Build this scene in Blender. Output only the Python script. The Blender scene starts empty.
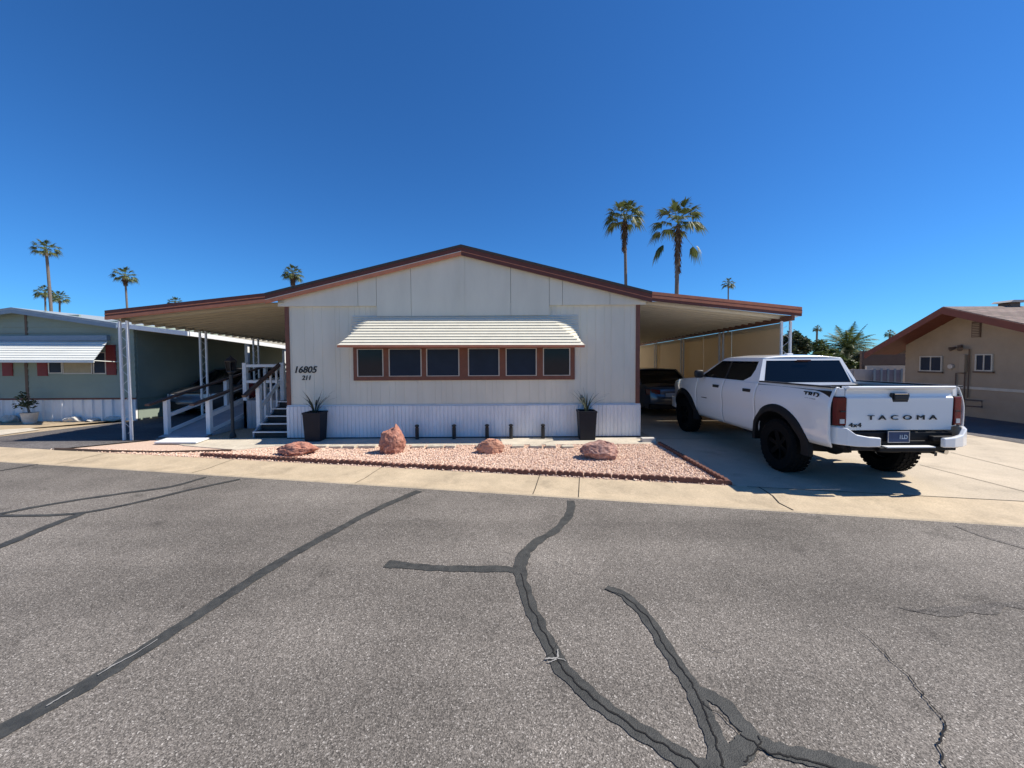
import bpy, math, random
from mathutils import Vector, Matrix, noise
random.seed(7)
R = math.radians
sc = bpy.context.scene
col = sc.collection
# ------------------------------------------------------------------ camera
FPX, CX, CY = 385.0, 512.0, 384.0
PITCH, ROLL, CAMH, HOR = R(2.0), R(0.3), 1.83, 358.0
F = Vector((0, math.cos(PITCH), -math.sin(PITCH)))
U0 = Vector((0, math.sin(PITCH), math.cos(PITCH)))
R0 = Vector((1, 0, 0))
RT = R0 * math.cos(ROLL) - U0 * math.sin(ROLL)
UP = R0 * math.sin(ROLL) + U0 * math.cos(ROLL)
PY = HOR + FPX * math.tan(PITCH)
cd = bpy.data.cameras.new('camera'); cam = bpy.data.objects.new('camera', cd); col.objects.link(cam)
cd.sensor_width = 36; cd.lens = FPX / 1024 * 36; cd.clip_start = 0.05; cd.clip_end = 3000
cd.shift_y = -(CY - PY) / 1024
cam.matrix_world = Matrix(((RT.x, UP.x, -F.x, 0), (RT.y, UP.y, -F.y, 0), (RT.z, UP.z, -F.z, CAMH), (0, 0, 0, 1)))
sc.camera = cam
CAMP = Vector((0, 0, CAMH))
def ray(x, y): return F + RT * ((x - CX) / FPX) + UP * ((PY - y) / FPX)
def at(x, y, Y):
    d = ray(x, y); return CAMP + d * (Y / d.y)
def atX(x, y, X):
    d = ray(x, y); return CAMP + d * (X / d.x)
def gr(x, y, z=0.0):
    d = ray(x, y); return CAMP + d * ((z - CAMH) / d.z)
# ------------------------------------------------------------------ light
SUN = Vector((0.86, -0.012, 1.0)).normalized()
EL = math.asin(SUN.z)
w = bpy.data.worlds.new('World'); sc.world = w; w.use_nodes = True
nt = w.node_tree; nt.nodes.clear()
sky = nt.nodes.new('ShaderNodeTexSky'); sky.sky_type = 'NISHITA'; sky.sun_disc = False
sky.sun_elevation = EL; sky.sun_rotation = math.atan2(SUN.x, SUN.y)
sky.altitude = 400; sky.air_density = 1.0; sky.dust_density = 0.1; sky.ozone_density = 3.0
hs = nt.nodes.new('ShaderNodeMix'); hs.data_type = 'RGBA'; hs.blend_type = 'MULTIPLY'; hs.inputs[0].default_value = 1.0; hs.inputs[7].default_value = (0.37, 0.95, 1.58, 1)
bg = nt.nodes.new('ShaderNodeBackground'); bg.inputs['Strength'].default_value = 0.065
wo = nt.nodes.new('ShaderNodeOutputWorld')
nt.links.new(sky.outputs[0], hs.inputs[6]); nt.links.new(hs.outputs[2], bg.inputs[0]); nt.links.new(bg.outputs[0], wo.inputs[0])
sd = bpy.data.lights.new('sun', 'SUN'); sd.energy = 5.0; sd.angle = R(0.5); sd.color = (1.0, 0.93, 0.82)
so = bpy.data.objects.new('sun', sd); col.objects.link(so)
so.rotation_euler = SUN.to_track_quat('Z', 'Y').to_euler(); so.location = (0, 0, 50)
sc.view_settings.view_transform = 'Standard'; sc.view_settings.look = 'None'
sc.view_settings.exposure = 0.45; sc.view_settings.gamma = 1.0; sc.view_settings.use_curve_mapping = False
sc.render.engine = 'CYCLES'
# ------------------------------------------------------------------ materials
def rgb(h):
    h = h.lstrip('#'); v = [int(h[i:i+2], 16) / 255 for i in (0, 2, 4)]
    return tuple(c / 12.92 if c <= 0.04045 else ((c + 0.055) / 1.055) ** 2.4 for c in v)
def mat(name, c, rough=0.7, metal=0.0, var=0.12, scale=6.0, bump=0.0, bscale=80.0, spec=0.5, coat=0.0, c2=None, stretch=(1, 1, 1)):
    m = bpy.data.materials.new(name); m.use_nodes = True
    n = m.node_tree.nodes; L = m.node_tree.links; b = n['Principled BSDF']
    b.inputs['Roughness'].default_value = rough; b.inputs['Metallic'].default_value = metal
    b.inputs['Specular IOR Level'].default_value = spec; b.inputs['Coat Weight'].default_value = coat
    b.inputs['Coat Roughness'].default_value = 0.05
    tc = n.new('ShaderNodeTexCoord'); mp = n.new('ShaderNodeMapping'); mp.inputs['Scale'].default_value = stretch
    L.new(tc.outputs['Object'], mp.inputs[0])
    nz = n.new('ShaderNodeTexNoise'); nz.inputs['Scale'].default_value = scale; nz.inputs['Detail'].default_value = 6; nz.inputs['Roughness'].default_value = 0.65
    L.new(mp.outputs[0], nz.inputs['Vector'])
    rp = n.new('ShaderNodeValToRGB'); rp.color_ramp.elements[0].position = 0.3; rp.color_ramp.elements[1].position = 0.72
    lo = tuple(x * (1 - var) for x in c); hi = tuple(min(1, x * (1 + var)) for x in c)
    if c2: lo, hi = c, c2
    rp.color_ramp.elements[0].color = (*lo, 1); rp.color_ramp.elements[1].color = (*hi, 1)
    L.new(nz.outputs['Fac'], rp.inputs[0]); L.new(rp.outputs[0], b.inputs['Base Color'])
    if bump:
        nb = n.new('ShaderNodeTexNoise'); nb.inputs['Scale'].default_value = bscale; nb.inputs['Detail'].default_value = 4
        L.new(mp.outputs[0], nb.inputs['Vector'])
        bp = n.new('ShaderNodeBump'); bp.inputs['Strength'].default_value = bump; bp.inputs['Distance'].default_value = 0.01
        L.new(nb.outputs['Fac'], bp.inputs['Height']); L.new(bp.outputs[0], b.inputs['Normal'])
    return m
def node(m, t): return m.node_tree.nodes.new(t)
M = {}
# asphalt: coarse aggregate, large blotches
def asphalt(name, base, c_lo, c_hi, light=0.55):
    m = mat(name, base, 0.85); T = m.node_tree; n = T.nodes; L = T.links; b = n['Principled BSDF']
    tc = n.new('ShaderNodeTexCoord')
    v = n.new('ShaderNodeTexVoronoi'); v.inputs['Scale'].default_value = 150; L.new(tc.outputs['Object'], v.inputs['Vector'])
    sp = n.new('ShaderNodeSeparateColor'); L.new(v.outputs['Color'], sp.inputs[0])
    r = n.new('ShaderNodeValToRGB'); e = r.color_ramp.elements
    e[0].position = 0; e[0].color = (*c_lo, 1); e[1].position = 1; e[1].color = (light, light * .93, light * .84, 1)
    k = e.new(0.5); k.color = (*base, 1); k = e.new(0.92); k.color = (*c_hi, 1)
    L.new(sp.outputs[0], r.inputs[0])
    v2 = n.new('ShaderNodeTexVoronoi'); v2.inputs['Scale'].default_value = 300; L.new(tc.outputs['Object'], v2.inputs['Vector'])
    s2 = n.new('ShaderNodeSeparateColor'); L.new(v2.outputs['Color'], s2.inputs[0])
    m1 = n.new('ShaderNodeMapRange'); m1.inputs[3].default_value = 0.55; m1.inputs[4].default_value = 1.4; L.new(s2.outputs[1], m1.inputs[0])
    nz = n.new('ShaderNodeTexNoise'); nz.inputs['Scale'].default_value = 0.42; nz.inputs['Detail'].default_value = 9; nz.inputs['Roughness'].default_value = .62
    L.new(tc.outputs['Object'], nz.inputs['Vector'])
    m2 = n.new('ShaderNodeMapRange'); m2.inputs[1].default_value = .3; m2.inputs[2].default_value = .7; m2.inputs[3].default_value = 0.66; m2.inputs[4].default_value = 1.30; L.new(nz.outputs['Fac'], m2.inputs[0])
    mu = n.new('ShaderNodeMath'); mu.operation = 'MULTIPLY'; L.new(m1.outputs[0], mu.inputs[0]); L.new(m2.outputs[0], mu.inputs[1])
    vm = n.new('ShaderNodeVectorMath'); vm.operation = 'SCALE'; L.new(r.outputs[0], vm.inputs[0]); L.new(mu.outputs[0], vm.inputs['Scale'])
    # worn wheel tracks run along the street, dark drips scattered between them
    mp = n.new('ShaderNodeMapping'); mp.inputs['Rotation'].default_value = (0, 0, R(10.3)); mp.inputs['Scale'].default_value = (.06, 1.1, 1); L.new(tc.outputs['Object'], mp.inputs[0])
    n3 = n.new('ShaderNodeTexNoise'); n3.inputs['Scale'].default_value = 1.0; n3.inputs['Detail'].default_value = 3; L.new(mp.outputs[0], n3.inputs['Vector'])
    m3 = n.new('ShaderNodeMapRange'); m3.inputs[1].default_value = .35; m3.inputs[2].default_value = .65; m3.inputs[3].default_value = .84; m3.inputs[4].default_value = 1.14; L.new(n3.outputs['Fac'], m3.inputs[0])
    v4 = n.new('ShaderNodeTexNoise'); v4.inputs['Scale'].default_value = 2.6; v4.inputs['Detail'].default_value = 5; L.new(tc.outputs['Object'], v4.inputs['Vector'])
    m4 = n.new('ShaderNodeMapRange'); m4.inputs[1].default_value = .62; m4.inputs[2].default_value = .72; m4.inputs[3].default_value = 1; m4.inputs[4].default_value = .72; L.new(v4.outputs['Fac'], m4.inputs[0])
    k1 = n.new('ShaderNodeMath'); k1.operation = 'MULTIPLY'; L.new(m3.outputs[0], k1.inputs[0]); L.new(m4.outputs[0], k1.inputs[1])
    vm2 = n.new('ShaderNodeVectorMath'); vm2.operation = 'SCALE'; L.new(vm.outputs[0], vm2.inputs[0]); L.new(k1.outputs[0], vm2.inputs['Scale'])
    L.new(vm2.outputs[0], b.inputs['Base Color'])
    bp = n.new('ShaderNodeBump'); bp.inputs['Strength'].default_value = 0.40; bp.inputs['Distance'].default_value = 0.005
    L.new(v.outputs['Distance'], bp.inputs['Height']); L.new(bp.outputs[0], b.inputs['Normal'])
    b.inputs['Specular IOR Level'].default_value = 0.25
    return m
M['asphalt'] = asphalt('asphalt', (.166, .149, .130), (.082, .074, .065), (.236, .212, .185), .42)
M['asphalt2'] = asphalt('driveway asphalt', (.11, .1, .098), (.05, .048, .05), (.17, .16, .155), .3)
M['sealant'] = mat('crack sealant', (.024, .025, .023), .7, var=.35, scale=14, bump=.6, bscale=140, c2=(.066, .066, .06))
M['crack'] = mat('open crack', (.012, .011, .010), 1.0)
M['scuff'] = mat('pale scrape', (.30, .29, .27), .9)
M['stain'] = asphalt('old stain', (.128, .117, .104), (.07, .065, .058), (.19, .17, .155), .36)
M['concrete'] = mat('tan concrete', (.50, .40, .27), .85, var=.16, scale=2.2, bump=.35, bscale=160)
M['drive'] = mat('driveway concrete', (.50, .42, .31), .85, var=.14, scale=1.3, bump=.3, bscale=160)
M['walk'] = mat('pale concrete', (.56, .50, .40), .85, var=.15, scale=3, bump=.3, bscale=140)
M['block'] = mat('concrete block', (.50, .45, .36), .9, var=.25, scale=9, bump=.5, bscale=90)
M['desert'] = mat('desert soil', (.40, .31, .20), .95, var=.3, scale=3, bump=.6, bscale=60)
def gravel_mat():
    m = mat('pink gravel', (.5, .35, .27), .9); n = m.node_tree.nodes; L = m.node_tree.links
    oi = n.new('ShaderNodeNewGeometry'); r = n.new('ShaderNodeValToRGB'); e = r.color_ramp.elements
    e[0].color = (.42, .25, .17, 1); e[1].color = (.74, .58, .46, 1); k = e.new(.35); k.color = (.66, .46, .35, 1); k = e.new(.7); k.color = (.74, .55, .43, 1)
    L.new(oi.outputs['Random Per Island'], r.inputs[0]); L.new(r.outputs[0], n['Principled BSDF'].inputs['Base Color'])
    return m
M['gravel'] = gravel_mat()
M['gravelbed'] = mat('gravel bed', (.60, .44, .34), .95, var=.35, scale=40, bump=1, bscale=70)
M['yard'] = mat('yard gravel', (.42, .33, .22), .95, var=.35, scale=25, bump=1, bscale=60)
M['wall'] = mat('painted siding', (.70, .665, .54), .65, var=.08, scale=1.6, bump=.12, bscale=200, stretch=(1, 1, .25))
M['skirt'] = mat('white skirting', (.76, .76, .75), .5, var=.09, scale=4, stretch=(1, 1, .4))
M['brown'] = mat('red brown trim', (.17, .062, .036), .6, var=.15, scale=8)
M['coral'] = mat('coral trim', (.56, .20, .10), .6, var=.14, scale=7)
M['darkred'] = mat('dark red trim', (.12, .034, .022), .6, var=.15, scale=7)
M['shingle'] = mat('dark shingle', (.05, .045, .045), .9, var=.3, scale=30, bump=.6, bscale=60)
M['cream'] = mat('cream enamel', (.68, .65, .54), .45, var=.06, scale=5)
M['creamd'] = mat('weathered cream enamel', (.30, .31, .27), .5, var=.15, scale=8)
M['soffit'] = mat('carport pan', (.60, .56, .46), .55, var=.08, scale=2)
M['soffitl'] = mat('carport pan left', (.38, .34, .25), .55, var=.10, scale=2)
M['whitepaint'] = mat('white paint', (.74, .75, .75), .5, var=.07, scale=5)
M['greypaint'] = mat('deck grey', (.40, .40, .42), .6, var=.12, scale=4)
M['black'] = mat('black plastic', (.014, .014, .015), .5, var=.2)
M['planter'] = mat('planter plastic', (.010, .012, .018), .55, var=.2, spec=.3)
M['darkwood'] = mat('dark wood rail', (.10, .055, .04), .6, var=.3, scale=12, stretch=(1, .15, 1))
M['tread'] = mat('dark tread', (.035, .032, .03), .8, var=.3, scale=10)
M['glass'] = mat('window glass', (.012, .016, .026), .08, var=.15, scale=1.5, spec=.22)
M['screen'] = mat('window screen', (.018, .028, .050), .35, var=.2, scale=2, spec=.15)
M['alum'] = mat('aluminium frame', (.52, .47, .42), .4, metal=.3)
M['rock'] = mat('red rock', (.26, .095, .065), .9, var=.4, scale=9, bump=1, bscale=26, c2=(.55, .28, .20))
M['rock2'] = mat('mottled rock', (.20, .085, .065), .9, var=.4, scale=15, bump=1, bscale=26, c2=(.60, .38, .31))
M['rock3'] = mat('orange rock', (.40, .18, .11), .9, var=.4, scale=5, bump=.9, bscale=22, c2=(.58, .33, .23))
M['white_rock'] = mat('white rock', (.55, .52, .47), .9, var=.2, scale=9, bump=.6, bscale=20)
M['edging'] = mat('edging brick', (.085, .035, .025), .9, var=.35, scale=14, bump=.4, bscale=60, c2=(.2, .09, .065))
M['truckw'] = mat('white car paint', (.83, .83, .81), .3, var=.015, scale=2, coat=1.0)
M['rubber'] = mat('tyre rubber', (.007, .007, .007), .9, var=.3, scale=20, bump=.3, bscale=80, spec=.15)
M['flare'] = mat('fender plastic', (.009, .009, .010), .6, var=.1, spec=.25)
M['cavity'] = mat('dark cavity', (.008, .008, .008), .9)
M['tint'] = mat('tinted glass', (.004, .005, .007), .03, var=.1, spec=.4)
M['redlens'] = mat('red lens', (.13, .002, .005), .2, var=.2, spec=.35)
M['amber'] = mat('lamp lens', (.6, .6, .58), .1, coat=1)
M['chrome'] = mat('chrome', (.6, .6, .6), .15, metal=1)
M['rim'] = mat('dark rim', (.004, .004, .004), .6, spec=.1)
M['plate'] = mat('plate blue', (.02, .045, .12), .4)
M['platetxt'] = mat('plate text', (.45, .5, .55), .5)
M['silver'] = mat('silver car paint', (.11, .12, .14), .3, metal=.5, var=.02, coat=1)
M['carred'] = mat('dark maroon paint', (.06, .02, .02), .3, var=.05, coat=1)
M['green'] = mat('sage green siding', (.24, .29, .24), .6, var=.06, scale=2)
M['bluegrey'] = mat('blue grey trim', (.20, .27, .34), .6, var=.08)
M['red'] = mat('dark red shutter', (.19, .018, .022), .55, var=.15, scale=10)
M['awnw'] = mat('white awning', (.72, .73, .68), .45, var=.08, scale=3, stretch=(.3, 1, 1))
M['blind'] = mat('tan blind', (.35, .30, .20), .6)
M['tan'] = mat('tan siding', (.37, .285, .20), .75, var=.10, scale=2)
M['tanpanel'] = mat('tan panel', (.62, .52, .36), .6, var=.06, scale=1.5)
M['redwood'] = mat('red brown fascia', (.17, .045, .026), .65, var=.12, scale=6)
M['nroof'] = mat('grey roll roofing', (.30, .35, .38), .7)
M['shingle2'] = mat('brown shingle', (.20, .15, .13), .9, var=.3, scale=40, bump=.8, bscale=50, c2=(.34, .27, .24))
M['tanwhite'] = mat('off white trim', (.55, .50, .42), .7)
M['pipe'] = mat('brown pipe', (.12, .075, .05), .6)
M['greyfence'] = mat('grey panel', (.40, .38, .37), .7, var=.1, scale=4)
M['bluefence'] = mat('slate gate', (.16, .17, .24), .7, var=.15, scale=4)
M['trunk'] = mat('palm trunk', (.15, .13, .115), .9, var=.3, scale=5, bump=1, bscale=12, stretch=(1, 1, 3))
M['thatch'] = mat('dead frond thatch', (.12, .07, .04), .95, var=.4, scale=8)
def leaf(name, a, b_):
    m = mat(name, a, .55); n = m.node_tree.nodes; L = m.node_tree.links; b = n['Principled BSDF']
    g = n.new('ShaderNodeNewGeometry'); r = n.new('ShaderNodeValToRGB'); e = r.color_ramp.elements
    e[0].color = (*a, 1); e[1].color = (*b_, 1); L.new(g.outputs['Random Per Island'], r.inputs[0]); L.new(r.outputs[0], b.inputs['Base Color'])
    tr = n.new('ShaderNodeBsdfTranslucent'); L.new(r.outputs[0], tr.inputs[0]); mx = n.new('ShaderNodeMixShader'); mx.inputs[0].default_value = .3
    L.new(b.outputs[0], mx.inputs[1]); L.new(tr.outputs[0], mx.inputs[2]); L.new(mx.outputs[0], n['Material Output'].inputs[0])
    return m
M['palm'] = leaf('palm frond', (.035, .06, .018), (.14, .17, .05))
M['bush'] = leaf('bush leaves', (.03, .055, .012), (.12, .15, .04))
M['darkleaf'] = leaf('dark leaves', (.02, .035, .014), (.07, .09, .035))
M['agave'] = leaf('planter leaves', (.02, .03, .02), (.07, .09, .06))
def translucent_panel():
    m = M['tanpanel']; n = m.node_tree.nodes; L = m.node_tree.links; b = n['Principled BSDF']
    tr = n.new('ShaderNodeBsdfTranslucent'); tr.inputs[0].default_value = (.5, .4, .25, 1); mx = n.new('ShaderNodeMixShader'); mx.inputs[0].default_value = .3
    L.new(b.outputs[0], mx.inputs[1]); L.new(tr.outputs[0], mx.inputs[2]); L.new(mx.outputs[0], n['Material Output'].inputs[0])
translucent_panel()
# ------------------------------------------------------------------ object helpers
def wloc(o):
    v = Vector((0, 0, 0))
    while o: v += o.location; o = o.parent
    return v
def tag(o, label=None, cat=None, group=None, kind=None):
    if label: o['label'] = label
    if cat: o['category'] = cat
    if group: o['group'] = group
    if kind: o['kind'] = kind
    return o
def thing(name, loc, label, cat, group=None, rz=0):
    o = bpy.data.objects.new(name, None); col.objects.link(o); o.location = loc; o.rotation_euler = (0, 0, rz)
    o.empty_display_size = .2
    return tag(o, label, cat, group)
def copy_tree(o, parent=None):
    c = o.copy(); col.objects.link(c); c.parent = parent
    for ch in list(o.children): copy_tree(ch, c)
    return c
class MB:
    def __init__(s): s.v = []; s.f = []; s.sm = []
    def add(s, vs, fs, smooth=False):
        b = len(s.v); s.v += [tuple(v) for v in vs]
        for f in fs: s.f.append([i + b for i in f]); s.sm.append(smooth)
        return s
    def box(s, a, b):
        x0, y0, z0 = [min(a[i], b[i]) for i in range(3)]; x1, y1, z1 = [max(a[i], b[i]) for i in range(3)]
        return s.add([(x0,y0,z0),(x1,y0,z0),(x1,y1,z0),(x0,y1,z0),(x0,y0,z1),(x1,y0,z1),(x1,y1,z1),(x0,y1,z1)],
                     [(0,3,2,1),(4,5,6,7),(0,1,5,4),(1,2,6,5),(2,3,7,6),(3,0,4,7)])
    def prism(s, pts, off, smooth=False):
        off = Vector(off); n = len(pts); p = [Vector(q) for q in pts]
        vs = p + [q + off for q in p]
        fs = [list(range(n)), list(range(2*n-1, n-1, -1))] + [(i, i+n, (i+1) % n + n, (i+1) % n) for i in range(n)]
        return s.add(vs, fs, smooth)
    def bar(s, a, b, w, h=None, up=(0, 0, 1)):
        a = Vector(a); b = Vector(b); h = h or w; d = (b - a).normalized(); u = Vector(up)
        if abs(d.dot(u)) > .98: u = Vector((0, 1, 0))
        x = d.cross(u).normalized(); y = x.cross(d).normalized()
        q = [a - x*w/2 - y*h/2, a + x*w/2 - y*h/2, a + x*w/2 + y*h/2, a - x*w/2 + y*h/2]
        return s.prism(q, b - a)
    def tube(s, pts, rad, n=10, cap=True, smooth=True):
        pts = [Vector(p) for p in pts]; rad = rad if isinstance(rad, (list, tuple)) else [rad] * len(pts)
        vs = []; 
        for i, p in enumerate(pts):
            d = (pts[min(i+1, len(pts)-1)] - pts[max(i-1, 0)]).normalized()
            u = Vector((0, 0, 1)) if abs(d.z) < .95 else Vector((0, 1, 0))
            x = d.cross(u).normalized(); y = x.cross(d).normalized()
            for k in range(n):
                t = 2 * math.pi * k / n; vs.append(p + (x * math.cos(t) + y * math.sin(t)) * rad[i])
        fs = [(i*n+k, i*n+(k+1) % n, (i+1)*n+(k+1) % n, (i+1)*n+k) for i in range(len(pts)-1) for k in range(n)]
        s.add(vs, fs, smooth)
        if cap: s.add([vs[k] for k in range(n)], [list(range(n-1, -1, -1))]); s.add([vs[-n+k] for k in range(n)], [list(range(n))])
        return s
    def lathe(s, prof, c=(0, 0, 0), axis='z', n=32, smooth=True):
        c = Vector(c); vs = []
        for r, h in prof:
            for k in range(n):
                t = 2 * math.pi * k / n; a, b = r * math.cos(t), r * math.sin(t)
                vs.append(c + (Vector((a, b, h)) if axis == 'z' else Vector((h, a, b)) if axis == 'x' else Vector((b, h, a))))
        m = len(prof)
        return s.add(vs, [(i*n+k, i*n+(k+1) % n, (i+1)*n+(k+1) % n, (i+1)*n+k) for i in range(m-1) for k in range(n)], smooth)
    def grid(s, fn, nu, nv, smooth=True):
        vs = [fn(i / nu, j / nv) for i in range(nu + 1) for j in range(nv + 1)]
        return s.add(vs, [(i*(nv+1)+j, (i+1)*(nv+1)+j, (i+1)*(nv+1)+j+1, i*(nv+1)+j+1) for i in range(nu) for j in range(nv)], smooth)
    def build(s, name, m, parent=None, local=False, bevel=0, solid=0, seg=2, ang=35):
        me = bpy.data.meshes.new(name); off = Vector((0, 0, 0))
        if parent is not None and not local: off = wloc(parent)
        me.from_pydata([tuple(Vector(v) - off) for v in s.v], [], s.f)
        me.polygons.foreach_set('use_smooth', s.sm); me.materials.append(m); me.validate(); me.update()
        if any(s.sm): me.set_sharp_from_angle(angle=R(ang))
        o = bpy.data.objects.new(name, me); col.objects.link(o); o.parent = parent
        if solid:
            md = o.modifiers.new('solid', 'SOLIDIFY'); md.thickness = solid; md.offset = 0
        if bevel:
            md = o.modifiers.new('bevel', 'BEVEL'); md.width = bevel; md.segments = seg; md.limit_method = 'ANGLE'; md.angle_limit = R(30)
        return o
def mb(): return MB()
def text(s, size, name, m, parent, loc, rot, extrude=.004, shear=0, spacing=1.0, wide=1.0, align='CENTER', bold=0):
    c = bpy.data.curves.new(name, 'FONT'); c.body = s; c.size = size; c.extrude = extrude; c.shear = shear
    c.space_character = spacing; c.align_x = align; c.align_y = 'CENTER'; c.offset = bold; c.resolution_u = 4
    t = bpy.data.objects.new(name + '_tmp', c); col.objects.link(t)
    bpy.context.view_layer.update()
    me = bpy.data.meshes.new_from_object(t.evaluated_get(bpy.context.evaluated_depsgraph_get()))
    bpy.data.objects.remove(t); me.name = name; me.materials.clear(); me.materials.append(m)
    me.transform(Matrix.Diagonal((wide, 1, 1, 1)))
    o = bpy.data.objects.new(name, me); col.objects.link(o); o.parent = parent
    o.location = Vector(loc) - (wloc(parent) if parent else Vector()); o.rotation_euler = rot
    return o
def sheet(name, pts, z, m, kind='structure', label=None, cat=None, thick=0):
    b = mb()
    if thick: b.prism([(p[0], p[1], z - thick) for p in pts], (0, 0, thick))
    else: b.add([(p[0], p[1], z) for p in pts], [list(range(len(pts)))])
    o = b.build(name, m)
    # make sure it faces up
    if not thick and o.data.polygons[0].normal.z < 0: o.data.flip_normals()
    return tag(o, label, cat, None, kind)

def shingle_pattern(m, sc_, c1, c2, cm):
    n = m.node_tree.nodes; L = m.node_tree.links; b = n['Principled BSDF']; tc = n.new('ShaderNodeTexCoord'); mp = n.new('ShaderNodeMapping')
    L.new(tc.outputs['Object'], mp.inputs[0]); br = n.new('ShaderNodeTexBrick'); L.new(mp.outputs[0], br.inputs['Vector'])
    br.inputs['Color1'].default_value = (*c1, 1); br.inputs['Color2'].default_value = (*c2, 1); br.inputs['Mortar'].default_value = (*cm, 1)
    br.inputs['Scale'].default_value = sc_; br.inputs['Mortar Size'].default_value = .02; br.inputs['Brick Width'].default_value = .6; br.inputs['Row Height'].default_value = .3
    nz = n.new('ShaderNodeTexNoise'); nz.inputs['Scale'].default_value = 30; L.new(tc.outputs['Object'], nz.inputs['Vector'])
    mx = n.new('ShaderNodeMix'); mx.data_type = 'RGBA'; mx.blend_type = 'MULTIPLY'; mx.inputs[0].default_value = .5; L.new(br.outputs['Color'], mx.inputs[6]); L.new(nz.outputs['Color'], mx.inputs[7])
    L.new(mx.outputs[2], b.inputs['Base Color'])
shingle_pattern(M['shingle2'], 2.2, (.32, .235, .20), (.18, .13, .11), (.07, .055, .05))

def grime(m, scale, lo, thr=.56, seed=0):
    # worn, stained patches with an outline of their own
    n = m.node_tree.nodes; L = m.node_tree.links; b = n['Principled BSDF']; src = b.inputs['Base Color'].links[0].from_socket
    tc = n.new('ShaderNodeTexCoord'); mp = n.new('ShaderNodeMapping'); mp.inputs['Location'].default_value = (seed, seed, 0); L.new(tc.outputs['Object'], mp.inputs[0])
    nz = n.new('ShaderNodeTexNoise'); nz.inputs['Scale'].default_value = scale; nz.inputs['Detail'].default_value = 7; nz.inputs['Roughness'].default_value = .7; L.new(mp.outputs[0], nz.inputs['Vector'])
    r = n.new('ShaderNodeMapRange'); r.inputs[1].default_value = thr; r.inputs[2].default_value = thr + .14; r.inputs[3].default_value = 1; r.inputs[4].default_value = lo; L.new(nz.outputs['Fac'], r.inputs[0])
    n2 = n.new('ShaderNodeTexNoise'); n2.inputs['Scale'].default_value = 55; n2.inputs['Detail'].default_value = 3; L.new(tc.outputs['Object'], n2.inputs['Vector'])
    r2 = n.new('ShaderNodeMapRange'); r2.inputs[1].default_value = .3; r2.inputs[2].default_value = .7; r2.inputs[3].default_value = .86; r2.inputs[4].default_value = 1.1; L.new(n2.outputs['Fac'], r2.inputs[0])
    mu = n.new('ShaderNodeMath'); mu.operation = 'MULTIPLY'; L.new(r.outputs[0], mu.inputs[0]); L.new(r2.outputs[0], mu.inputs[1])
    vm = n.new('ShaderNodeVectorMath'); vm.operation = 'SCALE'; L.new(src, vm.inputs[0]); L.new(mu.outputs[0], vm.inputs['Scale']); L.new(vm.outputs[0], b.inputs['Base Color'])
for k, sc_, lo, th in (('concrete', 1.4, .78, .54), ('drive', .9, .74, .56), ('walk', 2.0, .8, .55), ('block', 6, .7, .5)): grime(M[k], sc_, lo, th, 3.3)
# ================================================================== GROUND
sheet('desert_ground', [(-900, -900), (900, -900), (900, 900), (-900, 900)], -0.07, M['desert'])
ZR = -0.035
a0 = gr(0, 462, ZR); a1 = gr(1024, 527, ZR); rd = (a1 - a0).normalized(); rn = Vector((-rd.y, rd.x, 0))  # rn points to the houses
b0 = gr(0, 448); b1 = gr(1024, 505)
rw0 = a0 - rd * 70; rw1 = a1 + rd * 70
sheet('road', [rw0, rw1, rw1 - rn * 7.2, rw0 - rn * 7.2], ZR, M['asphalt'])
bd = (b1 - b0).normalized()
def up_y(x): return b0.y + (x - b0.x) * bd.y / bd.x
def curb_strip(name, base, sgn):
    b = mb(); prof = [(0, ZR), (0.02, ZR + .012), (.27, ZR + .006), (.49, ZR + .022), (.69, -.002), (.80, 0.0), (.80, -.08), (0, -.08)]
    n = rn * sgn; p = [base - rd * 80 + n * d + Vector((0, 0, z - base.z)) for d, z in prof]
    b.prism(p, rd * 170)
    return tag(b.build(name, M['concrete']), kind='structure')
curb_strip('kerb', Vector((a0.x, a0.y, 0)), 1)
curb_strip('kerb', Vector((a0.x, a0.y, 0)) - rn * 7.2, -1)
k0 = Vector((a0.x, a0.y, 0)) + rn * .79
sheet('far_pavement', [k0 - rd*80 - rn*9, k0 + rd*90 - rn*9, k0 + rd*90 - rn*22, k0 - rd*80 - rn*22], -.01, M['yard'])
q0 = k0 - rd * 80; q1 = k0 + rd * 90
sheet('yard_ground', [q0, q1, (90, 60), (-90, 60)], -.006, M['yard'])
def kp(x): # point on back of kerb at world x
    t = (x - k0.x) / rd.x; return k0 + rd * t
DX0 = 3.18
sheet('driveway', [kp(DX0), kp(15.5), (15.5, 19.5), (DX0, 19.5)], 0.0, M['drive'])
sheet('side_yard_asphalt', [(10.55, 6.2), (13.7, 5.6), (13.7, 15.9), (10.55, 15.9)], .005, M['asphalt2'])
# neighbour's asphalt drive on the left
nd = [kp(-19), kp(-9.3), gr(148, 441), (-8.2, 9.6), (-8.5, 19), (-11.3, 19), gr(163, 417), gr(0, 436.5), (-19, 8.6)]
sheet('neighbour_driveway', nd, 0.0, M['asphalt2'])
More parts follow.
